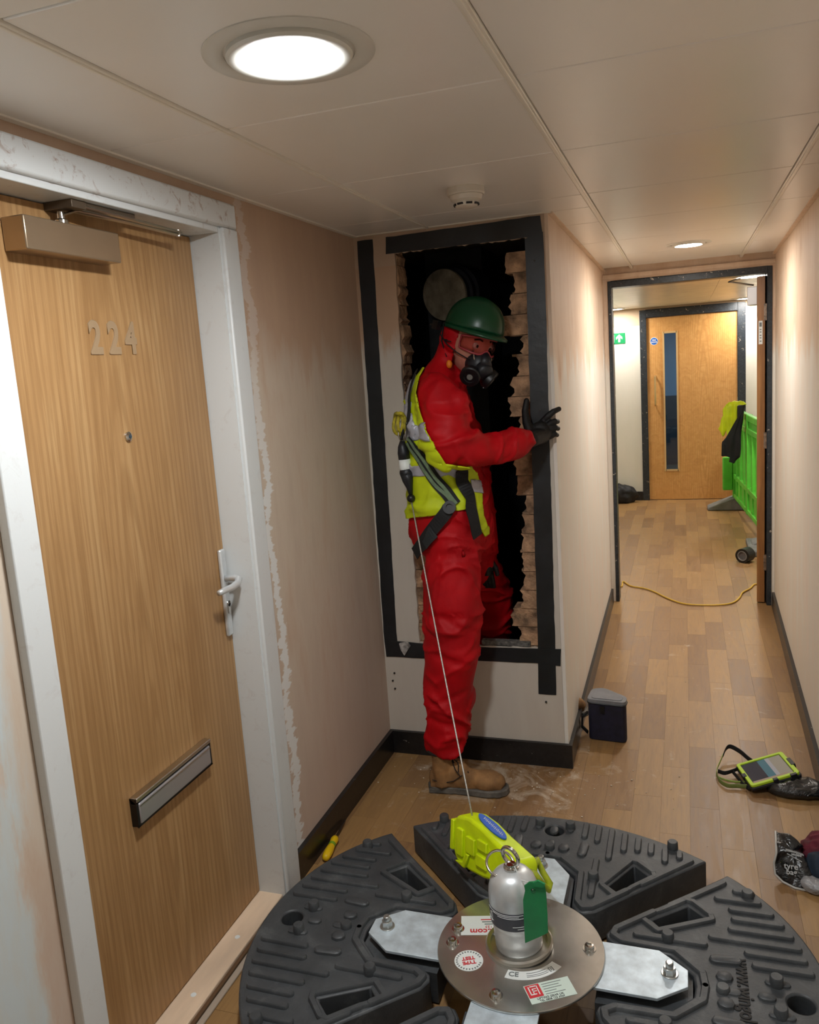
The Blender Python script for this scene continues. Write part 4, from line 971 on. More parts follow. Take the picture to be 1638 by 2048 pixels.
# coiled webbing pack at the back
mb = MB()
q0 = A(802, 848, 2.80)
for (dx, dz, rx, rz) in ((-.010, .0, .018, .040), (.002, .004, .014, .036)):
    mb.tube([q0+Vector((dx+rx*math.cos(t), 0.008*math.sin(3*t), dz+rz*math.sin(t))) for t in [2*math.pi*i/20 for i in range(21)]], .007, 8, cap=False)
mb.build('rolled_yellow_webbing', mat('mustard_webbing', (150, 138, 30), .7, 0, .3, 60), ha, smooth='all')
MB().tube([A(803, 880, 2.79), A(805, 866, 2.79), A(812, 850, 2.80), A(818, 838, 2.82)], .010, 8, flat=.4).build('back_strap', M_WEB, ha, smooth='all')
# head
hd = MB(); hd.ell((0, 0, 0), (.086, .070, .106), n=32, m=22)
hm = hd.mesh('head')
for v in hm.vertices:
    c = v.co
    if c.x > 0:
        c.x += .022*math.exp(-(c.y/.012)**2)*math.exp(-((c.z+.018)/.026)**2)     # nose
        c.x += .006*math.exp(-((c.z-.022)/.012)**2)*math.exp(-(c.y/.05)**2)       # brow
        c.x -= .008*math.exp(-((abs(c.y)-.030)/.012)**2)*math.exp(-((c.z-.004)/.010)**2)   # eye sockets
        c.x += .005*math.exp(-((c.z+.055)/.008)**2)*math.exp(-(c.y/.024)**2)      # lips
        c.x += .008*math.exp(-((c.z+.09)/.02)**2)*math.exp(-(c.y/.03)**2)
    c.y *= 1-.25*max(0, -c.z-.02)/.09
hm.transform(HM@Matrix.Translation((.010, 0, 0))); head = put(hm, 'head', M_SKIN, pe, smooth='all')
for s_ in (1, -1):
    MB().ell((0, 0, 0), (.012, .012, .012), n=16, m=10).xf(HM@Matrix.Translation((.079, s_*.030, .004))).build('eye', mat('eye_white', (190, 180, 170), .2), head, smooth='all')
    MB().ell((0, 0, 0), (.003, .005, .005), n=12, m=8).xf(HM@Matrix.Translation((.0905, s_*.030, .003))).build('iris', mat('dark_iris', (40, 32, 28), .15), head, smooth='all')
    MB().tube([HM@Vector((.096, s_*.016, .022)), HM@Vector((.096, s_*.030, .027)), HM@Vector((.085, s_*.046, .022))], .003, 6).build('eyebrow', mat('brown_hair', (70, 48, 34), .8), head)
# goggles
GL = MB(); nseg = 18
def gp(t, z, r=.112): return Vector((r*math.cos(t)*1.0+.0, r*.74*math.sin(t), z))
outer = []
for i in range(nseg+1):
    t = R(-66+132*i/nseg); k = abs(i-nseg/2)/(nseg/2)
    zt = .036-.008*k**3; zb = -.026+.012*k**2+(.020*math.exp(-((i-nseg/2)/1.6)**2))
    outer.append((t, zt, zb))
vs = []; 
for t, zt, zb in outer: vs += [gp(t, zt), gp(t, (zt+zb)/2, .116), gp(t, zb)]
GL.add(vs, [(i*3+k, i*3+k+1, (i+1)*3+k+1, (i+1)*3+k) for i in range(nseg) for k in range(2)]); GL.xf(HM)
gg = MB().tube([HM@gp(t, zt, .111) for t, zt, zb in outer]+[HM@gp(t, zb, .111) for t, zt, zb in outer[::-1]]+[HM@gp(outer[0][0], outer[0][1], .111)], .0042, 8).build('goggles', mat('red_tinted_frame', (150, 50, 56), .4, 0), pe, smooth='all')
lo_ = GL.build('goggle_lens', mat('goggle_lens_plastic', (236, 190, 188), .05, Transmission_Weight=1.0, IOR=1.15), gg, smooth='all')
so = lo_.modifiers.new('s', 'SOLIDIFY'); so.thickness = .0015
MB().tube([HM@Vector((.040, s2*.083, .006)) if False else HM@Vector((.045*math.cos(t)+.0, .100*math.sin(t), .006-.01*abs(math.sin(t)))) for t in [R(70+220*i/16) for i in range(17)] for s2 in (1,)], .007, 8, flat=.3).build('goggle_strap', M_WEB, gg, smooth='all')
# respirator
rp = MB(); rp.ell((0, 0, 0), (.050, .046, .052), n=24, m=16); rp.xf(HM@Matrix.Translation((.080, 0, -.060)))
rp.tube([HM@Vector((.100, 0, -.012)), HM@Vector((.112, 0, -.035)), HM@Vector((.122, 0, -.06))], [.012, .022, .026], 16)
rp.tube([HM@Vector((.10, 0, -.065)), HM@Vector((.128, 0, -.078)), HM@Vector((.140, 0, -.084))], [.035, .032, .028], 20)
ro_ = rp.build('respirator', M_BLACKR, pe, smooth='all')
for s_ in (1, -1):
    D_ = Vector((.62, s_*.60, -.42)).normalized(); c0_ = Vector((.100, s_*.034, -.096))
    FMx = frame(HM@(c0_), HM.to_3x3()@D_.orthogonal(), HM.to_3x3()@D_.cross(D_.orthogonal()))
    fo = MB().lathe([(0, -.01), (.026, -.01), (.036, .004), (.038, .008), (.038, .026), (.034, .030), (.022, .030), (.020, .027), (0, .027)], M=FMx, n=28).build('filter_cartridge', M_BLACKP, ro_, smooth=True)
    MB().lathe([(0, .0272), (.011, .0272), (.010, .030), (0, .0305)], M=FMx, n=20).build('filter_cap', mat('grey_filter_cap', (120, 120, 116), .5), fo, smooth=True)
    MB().tube([FMx@Vector((.0385*math.cos(t), .0385*math.sin(t), .02)) for t in [R(200+8*i) for i in range(6)]], .0015, 6).build('filter_mark', M_WLAB, fo)
    MB().tube([HM@Vector((.085, s_*.044, -.050)), HM@Vector((.05, s_*.082, -.035)), HM@Vector((.01, s_*.104, -.015)), HM@Vector((-.05, s_*.100, .012))], .006, 8, flat=.35).build('head_strap', M_WEB, ro_, smooth='all')
    MB().tube([HM@Vector((.088, s_*.042, -.012)), HM@Vector((.098, s_*.040, -.036)), HM@Vector((.104, s_*.034, -.052))], .0025, 6).build('strap_clip', M_STEEL, ro_)
MB().ell(HM@Vector((.045, -.098, -.082)), (.011, .011, .015)).build('orange_toggle', mat('orange_plastic', (226, 120, 20), .5), ro_, smooth='all')
# helmet
def prof(t, f):
    # dome meridian: t 0 brim .. 1 crown
    a_ = t*math.pi/2; return f*math.cos(a_)**.82, .118*math.sin(a_)**.95
hv = []; nn = 48; mm = 14
for j in range(mm+1):
    for k in range(nn):
        th_ = 2*math.pi*k/nn; rx, z = prof(j/mm*.999, 1)
        cx, sx_ = math.cos(th_), math.sin(th_)
        ridge = .004*max(0, math.cos(th_*1))*0
        hv.append((.142*cx*rx+.004, .116*sx_*rx, z+.004*math.exp(-(sx_*rx/.16)**2)*(j/mm)))
hb = MB(); hb.add(hv, [(j*nn+k, j*nn+(k+1) % nn, (j+1)*nn+(k+1) % nn, (j+1)*nn+k) for j in range(mm) for k in range(nn)]+[tuple(range(mm*nn, (mm+1)*nn))])
bv = []
for k in range(nn):
    th_ = 2*math.pi*k/nn; cx, sx_ = math.cos(th_), math.sin(th_); f = .010+.030*max(0, cx)**3
    bv += [((.142+.0)*cx+.004, .116*sx_, .002), ((.142+f)*cx+.004, (.116+f*.9)*sx_, -.006-.006*max(0, cx)), ((.142+f)*cx+.004, (.116+f*.9)*sx_, -.011-.006*max(0, cx)), (.136*cx+.004, .110*sx_, -.006)]
hb.add(bv, [(k*4+i, ((k+1) % nn)*4+i, ((k+1) % nn)*4+(i+1) % 4, k*4+(i+1) % 4) for k in range(nn) for i in range(4)])
HEL = HM@Matrix.Translation((.004, 0, .056))@Matrix.Rotation(R(0), 4, 'Y')
hb.xf(HEL@Matrix.Diagonal((.84, .84, .96, 1))); ho = hb.build('helmet', M_GREENH, pe, smooth='all'); so = ho.modifiers.new('s', 'SOLIDIFY'); so.thickness = .0025; so.offset = 1
MB().tube([HEL@Vector((.103*math.cos(t), .090*math.sin(t), -.010)) for t in [2*math.pi*i/32 for i in range(33)]], .009, 8, cap=False, flat=.5).build('headband', M_BLACKP, ho, smooth='all')
for s_ in (-1, 1):
    MB().tube([HEL@Vector((-.03, s_*.112, .0)), HM@Vector((-.02, s_*.108, -.01)), HM@Vector((.02, s_*.098, -.06))], .007, 8, flat=.3).build('chin_strap', M_WEB, ho, smooth='all')
MB().box(-.02, .012, -.014, .004, -.02, .012, HEL@Matrix.Translation((-.075, -.102, -.012))).tube([HEL@Vector((-.10, -.09, -.012)), HEL@Vector((-.15, -.085, -.022))], .004, 6).build('lamp_clip', M_BLACKP, ho)
# gloves
def glove(mb, W0, pal, fingers):
    mb.tube([W0, seg(W0, pal, .4), pal], [(.036, .034), (.036, .030), (.040, .022)], 14)
gm = MB()
K = lambda px, py, y: A(px, py, y)
wr = K(1052, 882, 2.955); 
gm.tube([K(1044, 884, 2.94), K(1060, 879, 2.97), K(1075, 873, 3.02), K(1088, 866, 3.055)], [.036, .040, .040, .036], 16, flat=.75)
gm.ell(K(1080, 866, 3.04), (.040, .026, .044))
fing = [([(1084, 846), (1096, 832), (1107, 823), (1118, 818)], 3.06, .0115), ([(1090, 856), (1102, 846), (1110, 842), (1115, 843)], 3.055, .0115), ([(1092, 866), (1103, 858), (1111, 855), (1116, 857)], 3.055, .011), ([(1090, 876), (1102, 872), (1110, 868), (1114, 870)], 3.055, .0105)]
for P, y, r_ in fing:
    gm.tube([K(P[0][0]-4, P[0][1]+3, y), K(*P[1], y-.006), K(*P[2], y+.002), K(*P[3], y+.022)], [r_*1.15, r_*1.1, r_, r_*.85], 10)
    gm.ell(K(*P[3], y+.022), (r_*.85,)*3, n=10, m=8)
gm.tube([K(1062, 868, 3.02), K(1053, 845, 3.04), K(1050, 822, 3.06), K(1053, 802, 3.07)], [.020, .0165, .0135, .011], 10); gm.ell(K(1053, 802, 3.07), (.011, .011, .012), n=10, m=8)
gme = remesh(gm, .0028, 3, .5); put(gme, 'glove', M_GLOVE, pe, smooth='all')
gm = MB(); q = K(970, 1108, 3.12)
gm.tube([q+Vector((0, 0, .02)), q, q+Vector((.008, 0, -.05)), q+Vector((.01, 0, -.085))], [.030, .034, .038, .032], 14, flat=.6)
for i in range(4): gm.tube([q+Vector((-.018+.013*i, .0, -.08)), q+Vector((-.016+.014*i, .006, -.12)), q+Vector((-.010+.012*i, .02, -.145))], [.011, .010, .0085], 8)
gm.tube([q+Vector((.024, 0, -.03)), q+Vector((.044, -.004, -.06)), q+Vector((.048, 0, -.09))], [.013, .011, .009], 8)
put(remesh(gm, .003, 3, .5), 'glove', M_GLOVE, pe, smooth='all')
# boots
def boot(P, ang, lab):
    Mb = Matrix.Translation(P)@Matrix.Rotation(ang, 4, 'Z')
    out = [(-.070, 0), (-.066, .028), (-.045, .040), (0, .038), (.06, .034), (.12, .046), (.17, .052), (.215, .044), (.238, .022), (.243, 0), (.236, -.026), (.21, -.046), (.16, -.052), (.10, -.042), (.04, -.036), (-.03, -.038), (-.06, -.030)]
    sp2 = [(u*1.02, v*1.02) for u, v in out]
    so_ = MB().prism(sp2, .002, .028).box(-.062, .035, -.037, .037, .0, .02); so_ = so_.xf(Mb).build('boot_sole', M_SOLE, None, bevel=.004)
    u = MB(); u.tube([(-.005, 0, .03), (-.008, 0, .08), (-.008, 0, .13), (-.004, 0, .165)], [(.052, .040), (.050, .040), (.050, .042), (.054, .046)], 20)
    u.ell((-.022, 0, .05), (.046, .038, .045)); u.ell((.07, 0, .052), (.09, .040, .045)); u.ell((.165, 0, .046), (.072, .049, .040)); u.ell((.04, 0, .075), (.06, .038, .050)); u.box(-.055, .22, -.034, .034, .022, .04)
    me = remesh(u, .005, 5, .6)
    for v in me.vertices: v.co.z = max(v.co.z, .024)
    wrinkle(me, lambda c, n_: .002*noise.noise(c*26)+.0015*noise.noise(c*60)); me.transform(Mb)
    up_ = put(me, 'boot', M_BOOT, pe, smooth='all'); attach(so_, up_)
    la = MB()
    for i in range(5):
        x = .030+.018*i; z = .128-.013*i
        la.tube([(x-.012, -.022, z-.002), (x, 0, z+.008), (x+.012, .022, z-.002)], .0025, 6); la.tube([(x-.012, .022, z-.002), (x, 0, z+.007), (x+.012, -.022, z-.002)], .0025, 6)
    la.tube([(.03, -.01, .135), (.05, -.045, .11), (.07, -.05, .085)], .0022, 6); la.tube([(.03, .0, .137), (.06, -.03, .13), (.062, -.046, .10)], .0022, 6)
    la.xf(Mb).build('laces', M_LACE, up_)
    MB().tube([Mb@Vector(q) for q in ((-.045, -.040, .06), (0, -.043, .05), (.04, -.042, .06), (.075, -.040, .085))], .0018, 6).build('stitched_seam', M_LACE, up_)
    MB().tube([(Mb@Vector((-.004+.056*math.cos(t), .047*math.sin(t), .165))) for t in [2*math.pi*i/20 for i in range(21)]], .006, 8, cap=False).build('padded_collar', M_LACE, up_, smooth='all')
b0 = Vector((-.905, 2.822, 0)); boot(b0, R(5), 'a'); boot(Vector((-.66, 3.42, .05)), R(20), 'b')
# ------------------------------------------------------------------ small things
def grp(o, *a_): return tag(o, *a_)
# screwdriver
sc = thing('screwdriver', at(660, 1700, 'z', .015), 'yellow handled screwdriver lying by the black skirting', 'screwdriver')
H0, H1, H2 = at(650, 1718, 'z', .016), at(671, 1676, 'z', .016), at(690, 1640, 'z', .012)
hd_ = (H1-H0)
MB().tube([H0, H0+hd_*.06, H0+hd_*.25, H0+hd_*.45, H0+hd_*.62, H0+hd_*.75, H0+hd_*.9, H0+hd_*.99, H1], [.007, .013, .0155, .0145, .0115, .0125, .0145, .012, .005], 16).build('handle', M_SCREWY, sc, smooth='all')
MB().tube([H0+hd_*.60, H0+hd_*.70], [.0125, .0132], 16).build('green_band', mat('green_band', (120, 160, 40), .4), sc, smooth=True)
MB().tube([H1, H2], .0032, 10).build('shaft', mat('dark_steel_shaft', (90, 84, 78), .35, .9), sc, smooth=True)
# lunch box
q = at(1218, 1484, 'z', 0)
lbx = thing('lunch_box', (q.x-.005, q.y+.06, 0), 'navy fabric cooler box with grey lid beside the corner of the wall', 'box')
Mb = Matrix.Translation((q.x-.005, q.y+.062, 0))@Matrix.Rotation(R(-8), 4, 'Z')
def rrect(pts, r, n=5):
    out = []; m_ = len(pts)
    for i in range(m_):
        p0, p1_, p2_ = Vector(pts[i-1]), Vector(pts[i]), Vector(pts[(i+1) % m_])
        a_ = p1_+(p0-p1_).normalized()*r; b_ = p1_+(p2_-p1_).normalized()*r
        for k in range(n+1):
            t = k/n; out.append(tuple((1-t)**2*a_+2*t*(1-t)*p1_+t*t*b_))
    return out
foot = rrect([(-.075, -.062), (.085, -.055), (.080, .005), (-.035, .075), (-.08, .05)], .022)
MB().prism(foot, .001, .168, Mb).build('box_body', M_NAVY, lbx, bevel=.004)
MB().prism([(x*1.03, y*1.03) for x, y in foot], .1685, .186, Mb).prism([(x*.82, y*.82) for x, y in foot], .186, .1885, Mb).build('lid', M_LID, lbx, bevel=.003)
MB().tube([Mb@Vector((x*1.035, y*1.035, .169)) for x, y in foot+foot[:1]], .003, 6, cap=False).build('zip', M_BLACKP, lbx)
MB().tube([Mb@Vector(v) for v in ((-.084, -.03, .11), (-.105, -.035, .09), (-.11, -.03, .04), (-.088, -.02, .012))], .012, 8, flat=.4).build('carry_strap', M_WEB, lbx, smooth='all')
MB().box(-.02, .0, -.068, -.064, .130, .162, Mb).build('zip_pull', M_BLACKP, lbx)
# tablet with lanyard
tb = thing('tablet', at(1560, 1550, 'z', .03), 'tablet in a lime green protective case with a neck strap, propped on crumpled film', 'tablet')
TA, TB_, TC_, TD_ = at(1503, 1574, 'z', .030), at(1541, 1523, 'z', .060), at(1629, 1495, 'z', .105), at(1605, 1545, 'z', .080)
xa = (TD_-TA).normalized(); ya_ = (TB_-TA); TM = frame(TA, xa, ya_); Lx = ((TD_-TA).length+(TC_-TB_).length)/2; Ly = (TB_-TA).length*.97
TM = TM@Matrix.Translation((0, 0, -.002))
MB().prism(rrect([(-.004, -.004), (Lx+.004, -.004), (Lx+.004, Ly+.004), (-.004, Ly+.004)], .014), -.016, -.003, TM).build('case_back', M_BLACKR, tb, bevel=.003)
fr_ = plane_holes(rrect([(0, 0), (Lx, 0), (Lx, Ly), (0, Ly)], .014), [rrect([(.014, .014), (.014, Ly-.012), (Lx-.016, Ly-.012), (Lx-.016, .014)], .004)], -.004, .006)
me = bpy.data.meshes.new('f'); fr_.to_mesh(me); fr_.free(); me.transform(TM); put(me, 'case_frame', M_LIME, tb, bevel=.002)
for (x0, x1, y0, y1) in ((Lx*.45, Lx*.55, -.006, .010), (-.006, .010, Ly*.4, Ly*.55), (Lx*.80, Lx*.93, -.007, .008), (Lx-.008, Lx+.008, Ly*.35, Ly*.65)): MB().box(x0, x1, y0, y1, -.010, .0075, TM).build('case_bumper', M_BLACKR, tb, bevel=.002)
scr = MB().box(.013, Lx-.015, .013, Ly-.011, -.003, .0015, TM).build('screen', mat('tablet_screen', (60, 66, 80), .12), tb)
for x0, x1, col in ((.016, Lx*.42, (58, 62, 78)), (Lx*.42, Lx*.58, (84, 130, 150)), (Lx*.58, Lx*.66, (180, 184, 196)), (Lx*.66, Lx-.018, (170, 168, 160))):
    MB().box(x0, x1, .016, Ly-.014, .0016, .0020, TM).build('screen_panel', mat('screen_tone', col, .15), scr)
MB().box(.016, Lx*.8, .016, .030, .0021, .0023, TM).build('screen_panel', mat('screen_tone2', (176, 160, 150), .15), scr)
def ribbon(name, P, wd, m, parent, n=4):
    pts = [Vector(p_) for p_ in P]; Q = []
    for i in range(len(pts)-1):
        p0 = pts[max(i-1, 0)]; p1_ = pts[i]; p2_ = pts[i+1]; p3 = pts[min(i+2, len(pts)-1)]
        for k in range(n):
            t = k/n; Q.append(.5*((2*p1_)+(p2_-p0)*t+(2*p0-5*p1_+4*p2_-p3)*t*t+(3*p1_-p0-3*p2_+p3)*t**3))
    Q.append(pts[-1]); return MB().tube(Q, [(.0014, wd/2)]*len(Q), 8, up=(.15, .1, 1)).build(name, m, parent, smooth='all')
Z = lambda x, y, z: at(x, y, 'z', z)
ribbon('neck_strap', [Z(1536, 1530, .04), Z(1515, 1528, .02), Z(1498, 1518, .02), Z(1480, 1503, .035), Z(1461, 1493, .05), Z(1452, 1498, .045), Z(1446, 1512, .03)], .018, M_WEB, tb)
ribbon('neck_strap', [Z(1446, 1510, .031), Z(1440, 1524, .022), Z(1434, 1538, .014), Z(1433, 1545, .012)], .018, mat('lime_webbing', (176, 200, 110), .6), tb)
ribbon('neck_strap', [Z(1436, 1542, .016), Z(1450, 1546, .02), Z(1470, 1540, .024), Z(1490, 1532, .024), Z(1508, 1536, .02), Z(1516, 1548, .016)], .016, M_WEB, tb)
ribbon('neck_strap', [Z(1433, 1548, .011), Z(1440, 1562, .011), Z(1455, 1571, .012), Z(1475, 1572, .012), Z(1495, 1573, .016)], .016, mat('olive_webbing', (110, 124, 60), .6), tb)
ribbon('neck_strap', [Z(1465, 1543, .02), Z(1476, 1556, .014), Z(1488, 1570, .014), Z(1500, 1577, .016)], .016, M_WEB, tb)
ribbon('neck_strap', [Z(1436, 1554, .010), Z(1452, 1560, .010), Z(1475, 1564, .011), Z(1505, 1562, .013)], .008, mat('lime_cord', (150, 172, 80), .6), tb)
# crumpled bags
def crumple(name, c, r, seed, amp, m, parent, fr=12, n=56, mm=36, zmin=.002):
    mb = MB(); mb.ell((0, 0, 0), (1, 1, 1), n=n, m=mm); me = mb.mesh('c')
    for v in me.vertices:
        u = v.co.normalized(); p_ = Vector((u.x*r[0], u.y*r[1], u.z*r[2]))
        a_ = 1-2.2*abs(noise.noise(p_*fr+Vector((seed, 0, 0)))); b_ = 1-2.2*abs(noise.noise(p_*fr*2.3+Vector((0, seed, 0))))
        v.co = Vector(c)+p_+u*(a_*amp+b_*amp*.5); v.co.z = max(v.co.z, zmin+.0005*random.random())
    me.update(); return put(me, name, m, parent, smooth='all')
q = Z(1592, 1592, .0)
bg = crumple('plastic_bag', (q.x+.012, q.y-.005+.02, .022), (.105, .055, .026), 3.1, .010, M_BAG, None); tag(bg, 'crumpled shiny black plastic film bundle lying under the tablet', 'plastic bag')
q = Z(1600, 1740, 0)
cb = thing('carrier_bag', (q.x, q.y, 0), 'open black printed plastic bag holding maroon and blue cloth, at the right edge', 'plastic bag')
Pb = [(1551, 1662), (1579, 1668), (1606, 1690), (1611, 1700), (1625, 1712), (1634, 1760), (1618, 1782), (1590, 1776), (1566, 1764), (1550, 1748), (1548, 1725), (1553, 1705)]
mb = MB(); W = []
hts = [.115, .12, .10, .07, .05, .02, .004, .004, .004, .02, .05, .085]
W = [at(a_, b_, 'z', h) for (a_, b_), h in zip(Pb, hts)]
cen = sum(W, Vector())/len(W); n = len(W)
inner_ = [w_*.45+cen*.55+Vector((0, 0, .022)) for w_ in W]; back_ = [w_+Vector((.03, .035, -min(w_.z, .05)*.5)) for w_ in W]
mb.add(W+inner_+[cen+Vector((0, 0, .03))], [(i, (i+1) % n, n+(i+1) % n, n+i) for i in range(n)]+[(n+i, n+(i+1) % n, 2*n) for i in range(n)])
me = mb.mesh('bag'); bm = bmesh.new(); bm.from_mesh(me); bmesh.ops.subdivide_edges(bm, edges=bm.edges[:], cuts=5, use_grid_fill=True, smooth=.4); bm.normal_update()
for v in bm.verts: v.co += v.normal*(.012*(1-2*abs(noise.noise(v.co*16)))-.004); v.co.z = max(v.co.z, .003)
bm.to_mesh(me); bm.free(); bo_ = put(me, 'bag_film', M_BAG, cb, smooth='all'); s_ = bo_.modifiers.new('s', 'SOLIDIFY'); s_.thickness = .0015
bvb = BVHTree.FromPolygons([v.co for v in me.vertices], [tuple(p_.vertices) for p_ in me.polygons])
def bhit(px, py, off=.002):
    l_, n_, i_, d_ = bvb.ray_cast(CAM, ray(px, py))
    return (l_-ray(px, py)*off) if l_ else at(px, py, 'z', .04)
for P, wd in (([(1572, 1700), (1590, 1704), (1606, 1710)], .012), ([(1574, 1707), (1590, 1716), (1604, 1724)], .005)):
    Q = [bhit(*p_, .004) for p_ in P]; MB().tube(Q, wd/2, 6, flat=.5).build('printed_band', mat('grey_print_band', (170, 172, 172), .5), bo_, smooth=True)
def bagtext(s, px, py, ang, size):
    o_ = bhit(px, py, .006); x_ = (bhit(px+14, py+14*ang, .006)-o_); n_ = (CAM-o_).normalized(); x_ = (x_-n_*x_.dot(n_)).normalized()
    text('bag_print', s, size, frame(o_, x_, n_.cross(x_)), mat('pale_print', (190, 192, 192), .5), bo_, bold=.0004)
bagtext('tyre', 1582, 1733, .12, .024); bagtext('bags', 1586, 1745, .12, .022); bagtext('bonded', 1590, 1709, .2, .012)
for P in ([(1551, 1662), (1553, 1705), (1548, 1725), (1550, 1748), (1566, 1764), (1590, 1776), (1618, 1782)],): 
    MB().tube([at(a_, b_, 'z', h) for (a_, b_), h in zip(P, (.115, .085, .05, .02, .006, .006, .006))], .0035, 6, flat=.5).build('bag_hem', mat('pale_hem', (190, 188, 182), .35), bo_, smooth='all')
q = Z(1640, 1730, .04)
crumple('maroon_cloth', (q.x+.01, q.y+.045, .06), (.050, .055, .045), 1.7, .010, M_MAROON, cb, 20)
crumple('blue_cloth', (q.x+.005, q.y-.02, .045), (.042, .050, .038), 5.2, .008, M_TEAL, cb, 16)
crumple('clear_film', (q.x-.012, q.y-.075, .022), (.045, .030, .02), 8.2, .006, M_BAG2, cb, 22)
# plaster crumbs and paint flecks on the floor
dm = MB()
for i in range(130):
    a_ = random.gauss(0, 1); x = random.gauss(-.62, .26); y = random.gauss(2.98, .16); s_ = random.uniform(.0012, .0042)
    if not (XL+.03 < x < .1) or (y > Y1-.03 and x < XC+.03) or y < 2.62: continue
    dm.ell((x, y, s_*.6), (s_, s_*.8, s_*.6), n=6, m=4)
for i in range(40):
    x = random.uniform(-.3, .4); y = random.uniform(2.5, 5.0); s_ = random.uniform(.001, .0028); dm.ell((x, y, s_*.6), (s_, s_, s_*.6), n=6, m=4)
o = dm.build('plaster_crumbs', mat('plaster_crumb', (220, 205, 185), .9), None); tag(o, 'pale plaster crumbs scattered on the floor below the opening', 'debris', None, 'stuff')
# vent pipe
q = A(888, 590, 3.62)
vp = thing('vent_pipe', q, 'round dust covered pipe end with ribbed collar inside the dark opening', 'pipe')
d_ = Vector((.30, 1, .12)).normalized(); F_ = frame(q, d_.orthogonal(), d_.cross(d_.orthogonal()))
F_ = Matrix.Translation(q)@d_.to_track_quat('Z', 'Y').to_matrix().to_4x4()
MB().lathe([(.108, 0), (.113, .0), (.114, .012), (.108, .014), (.108, 0)], M=F_, n=48).build('pipe_rim', mat('dusty_rim', (150, 138, 116), .7, 0, .2, 20), vp, smooth=True)
MB().lathe([(0, .003), (.1078, .003), (.1078, .01), (0, .01)], M=F_, n=48).build('plastered_cap', M_PIPE, vp)
MB().lathe([(0, .0141), (.106, .0141), (.106, .05), (.121, .052), (.121, .075), (.108, .078), (.108, .10), (.124, .103), (.124, .125), (.108, .13), (.108, .24), (0, .24)], M=F_, n=48).build('ribbed_collar', M_PIPED, vp, smooth=True)
# ------------------------------------------------------------------ lobby things
# exit sign
p0, p1 = at(1218, 663, 'y', Y3), at(1251, 688, 'y', Y3); z0, z1 = 1.752, 1.868; x0, x1 = p1.x-.27, p1.x
es = MB().box(x0, x1, Y3-.006, Y3-.0005, z0, z1).build('exit_sign', M_SIGNG, None); tag(es, 'green sign with white upward arrow on the far lobby wall', 'sign')
cx = x1-.065; cz = (z0+z1)/2
MB().prism([(-.010, -.040), (.010, -.040), (.010, .008), (.034, -.012), (.034, .012), (0, .044), (-.034, .012), (-.034, -.012), (-.010, .008)], 0, .001, Matrix.Translation((cx, Y3-.0062, cz))@Matrix.Rotation(R(90), 4, 'X')).build('arrow', M_WLAB, es)
MB().box(x0+.02, x1-.118, Y3-.0072, Y3-.0062, z0+.015, z1-.015).build('door_pictogram', M_WLAB, es)
# dark bag heap at far left
q = Z(1238, 1008, 0)
hb_ = crumple('rucksack', (q.x-.02, q.y+.10, .085), (.20, .10, .10), 2.2, .022, mat('black_nylon', (22, 23, 28), .6, 0, .2, 20), None, 9); tag(hb_, 'dark slumped bag on the lobby floor by the left skirting', 'bag')
# green barrier
bx = .49; yA, yB = 6.95, 8.80; zB, zT = .12, 1.03
ba = thing('barrier', (bx, 7.9, 0), 'bright green plastic safety barrier standing along the right of the lobby', 'barrier')
BR = Matrix.Translation((.455, 8.80, 0))@Matrix.Rotation(R(4.2), 4, 'Z')@Matrix.Translation((-bx, -8.80, 0))
mb = MB(); yC, yD = yA+.004, yB-.004
mb.box(bx, bx+.045, yC, yD, zT-.06, zT-.002); mb.box(bx, bx+.045, yC, yD, zT-.17, zT-.12); mb.box(bx, bx+.045, yC, yD, zB+.002, zB+.05); mb.box(bx, bx+.045, yC, yD, zB+.20, zB+.25)
for y in (yA, yB-.07, (yA+yB)/2-.05): mb.box(bx-.004, bx+.05, y, y+.07, zB, zT)
mb.box(bx+.015, bx+.03, yA+.01, yB-.01, zT-.13, zT-.05); mb.box(bx+.015, bx+.03, yA+.01, yB-.01, zB+.04, zB+.22)
mb.xf(BR).build('panel_frame', M_GREENP, ba, bevel=.006)
for k in range(7):
    y = yA+.13+k*.245
    if abs(y-(yA+yB)/2) > .06: MB().box(bx+.004, bx+.04, y, y+.045, zB+.05, zT-.12).xf(BR).build('upright_slat', M_GREENP, ba, bevel=.004)
MB().box(bx-.10, bx-.004, yB-.06, yB-.015, zB+.08, zB+.42).xf(BR).build('end_coupling', M_GREENP, ba, bevel=.012)
for yy, lab in ((yB-.06, 'far'), (yA+.02, 'near')):
    pl = [(-.34, .002), (-.34, .030), (-.10, .13), (.08, .13), (.30, .03), (.30, .002)]
    if yy < 8: pl = [(-.02, .002), (-.02, .05), (.0, .07), (.10, .09), (.30, .03), (.30, .002)]
    MB().prism([(p_[0], p_[1]) for p_ in pl], -.09, .09, Matrix(((1, 0, 0, bx+.06 if yy > 8 else bx+.03), (0, 0, 1, yy+.03), (0, 1, 0, 0), (0, 0, 0, 1)))).build('foot', M_GREYF, ba, bevel=.01)
MB().box(.47, .60, 6.70, 7.18, .002, .05).build('foot', M_GREYF, ba, bevel=.01)
MB().box(bx+.012, bx+.030, 7.86, 7.93, .40, .90).xf(BR).build('white_panel_strip', M_WLAB, ba)
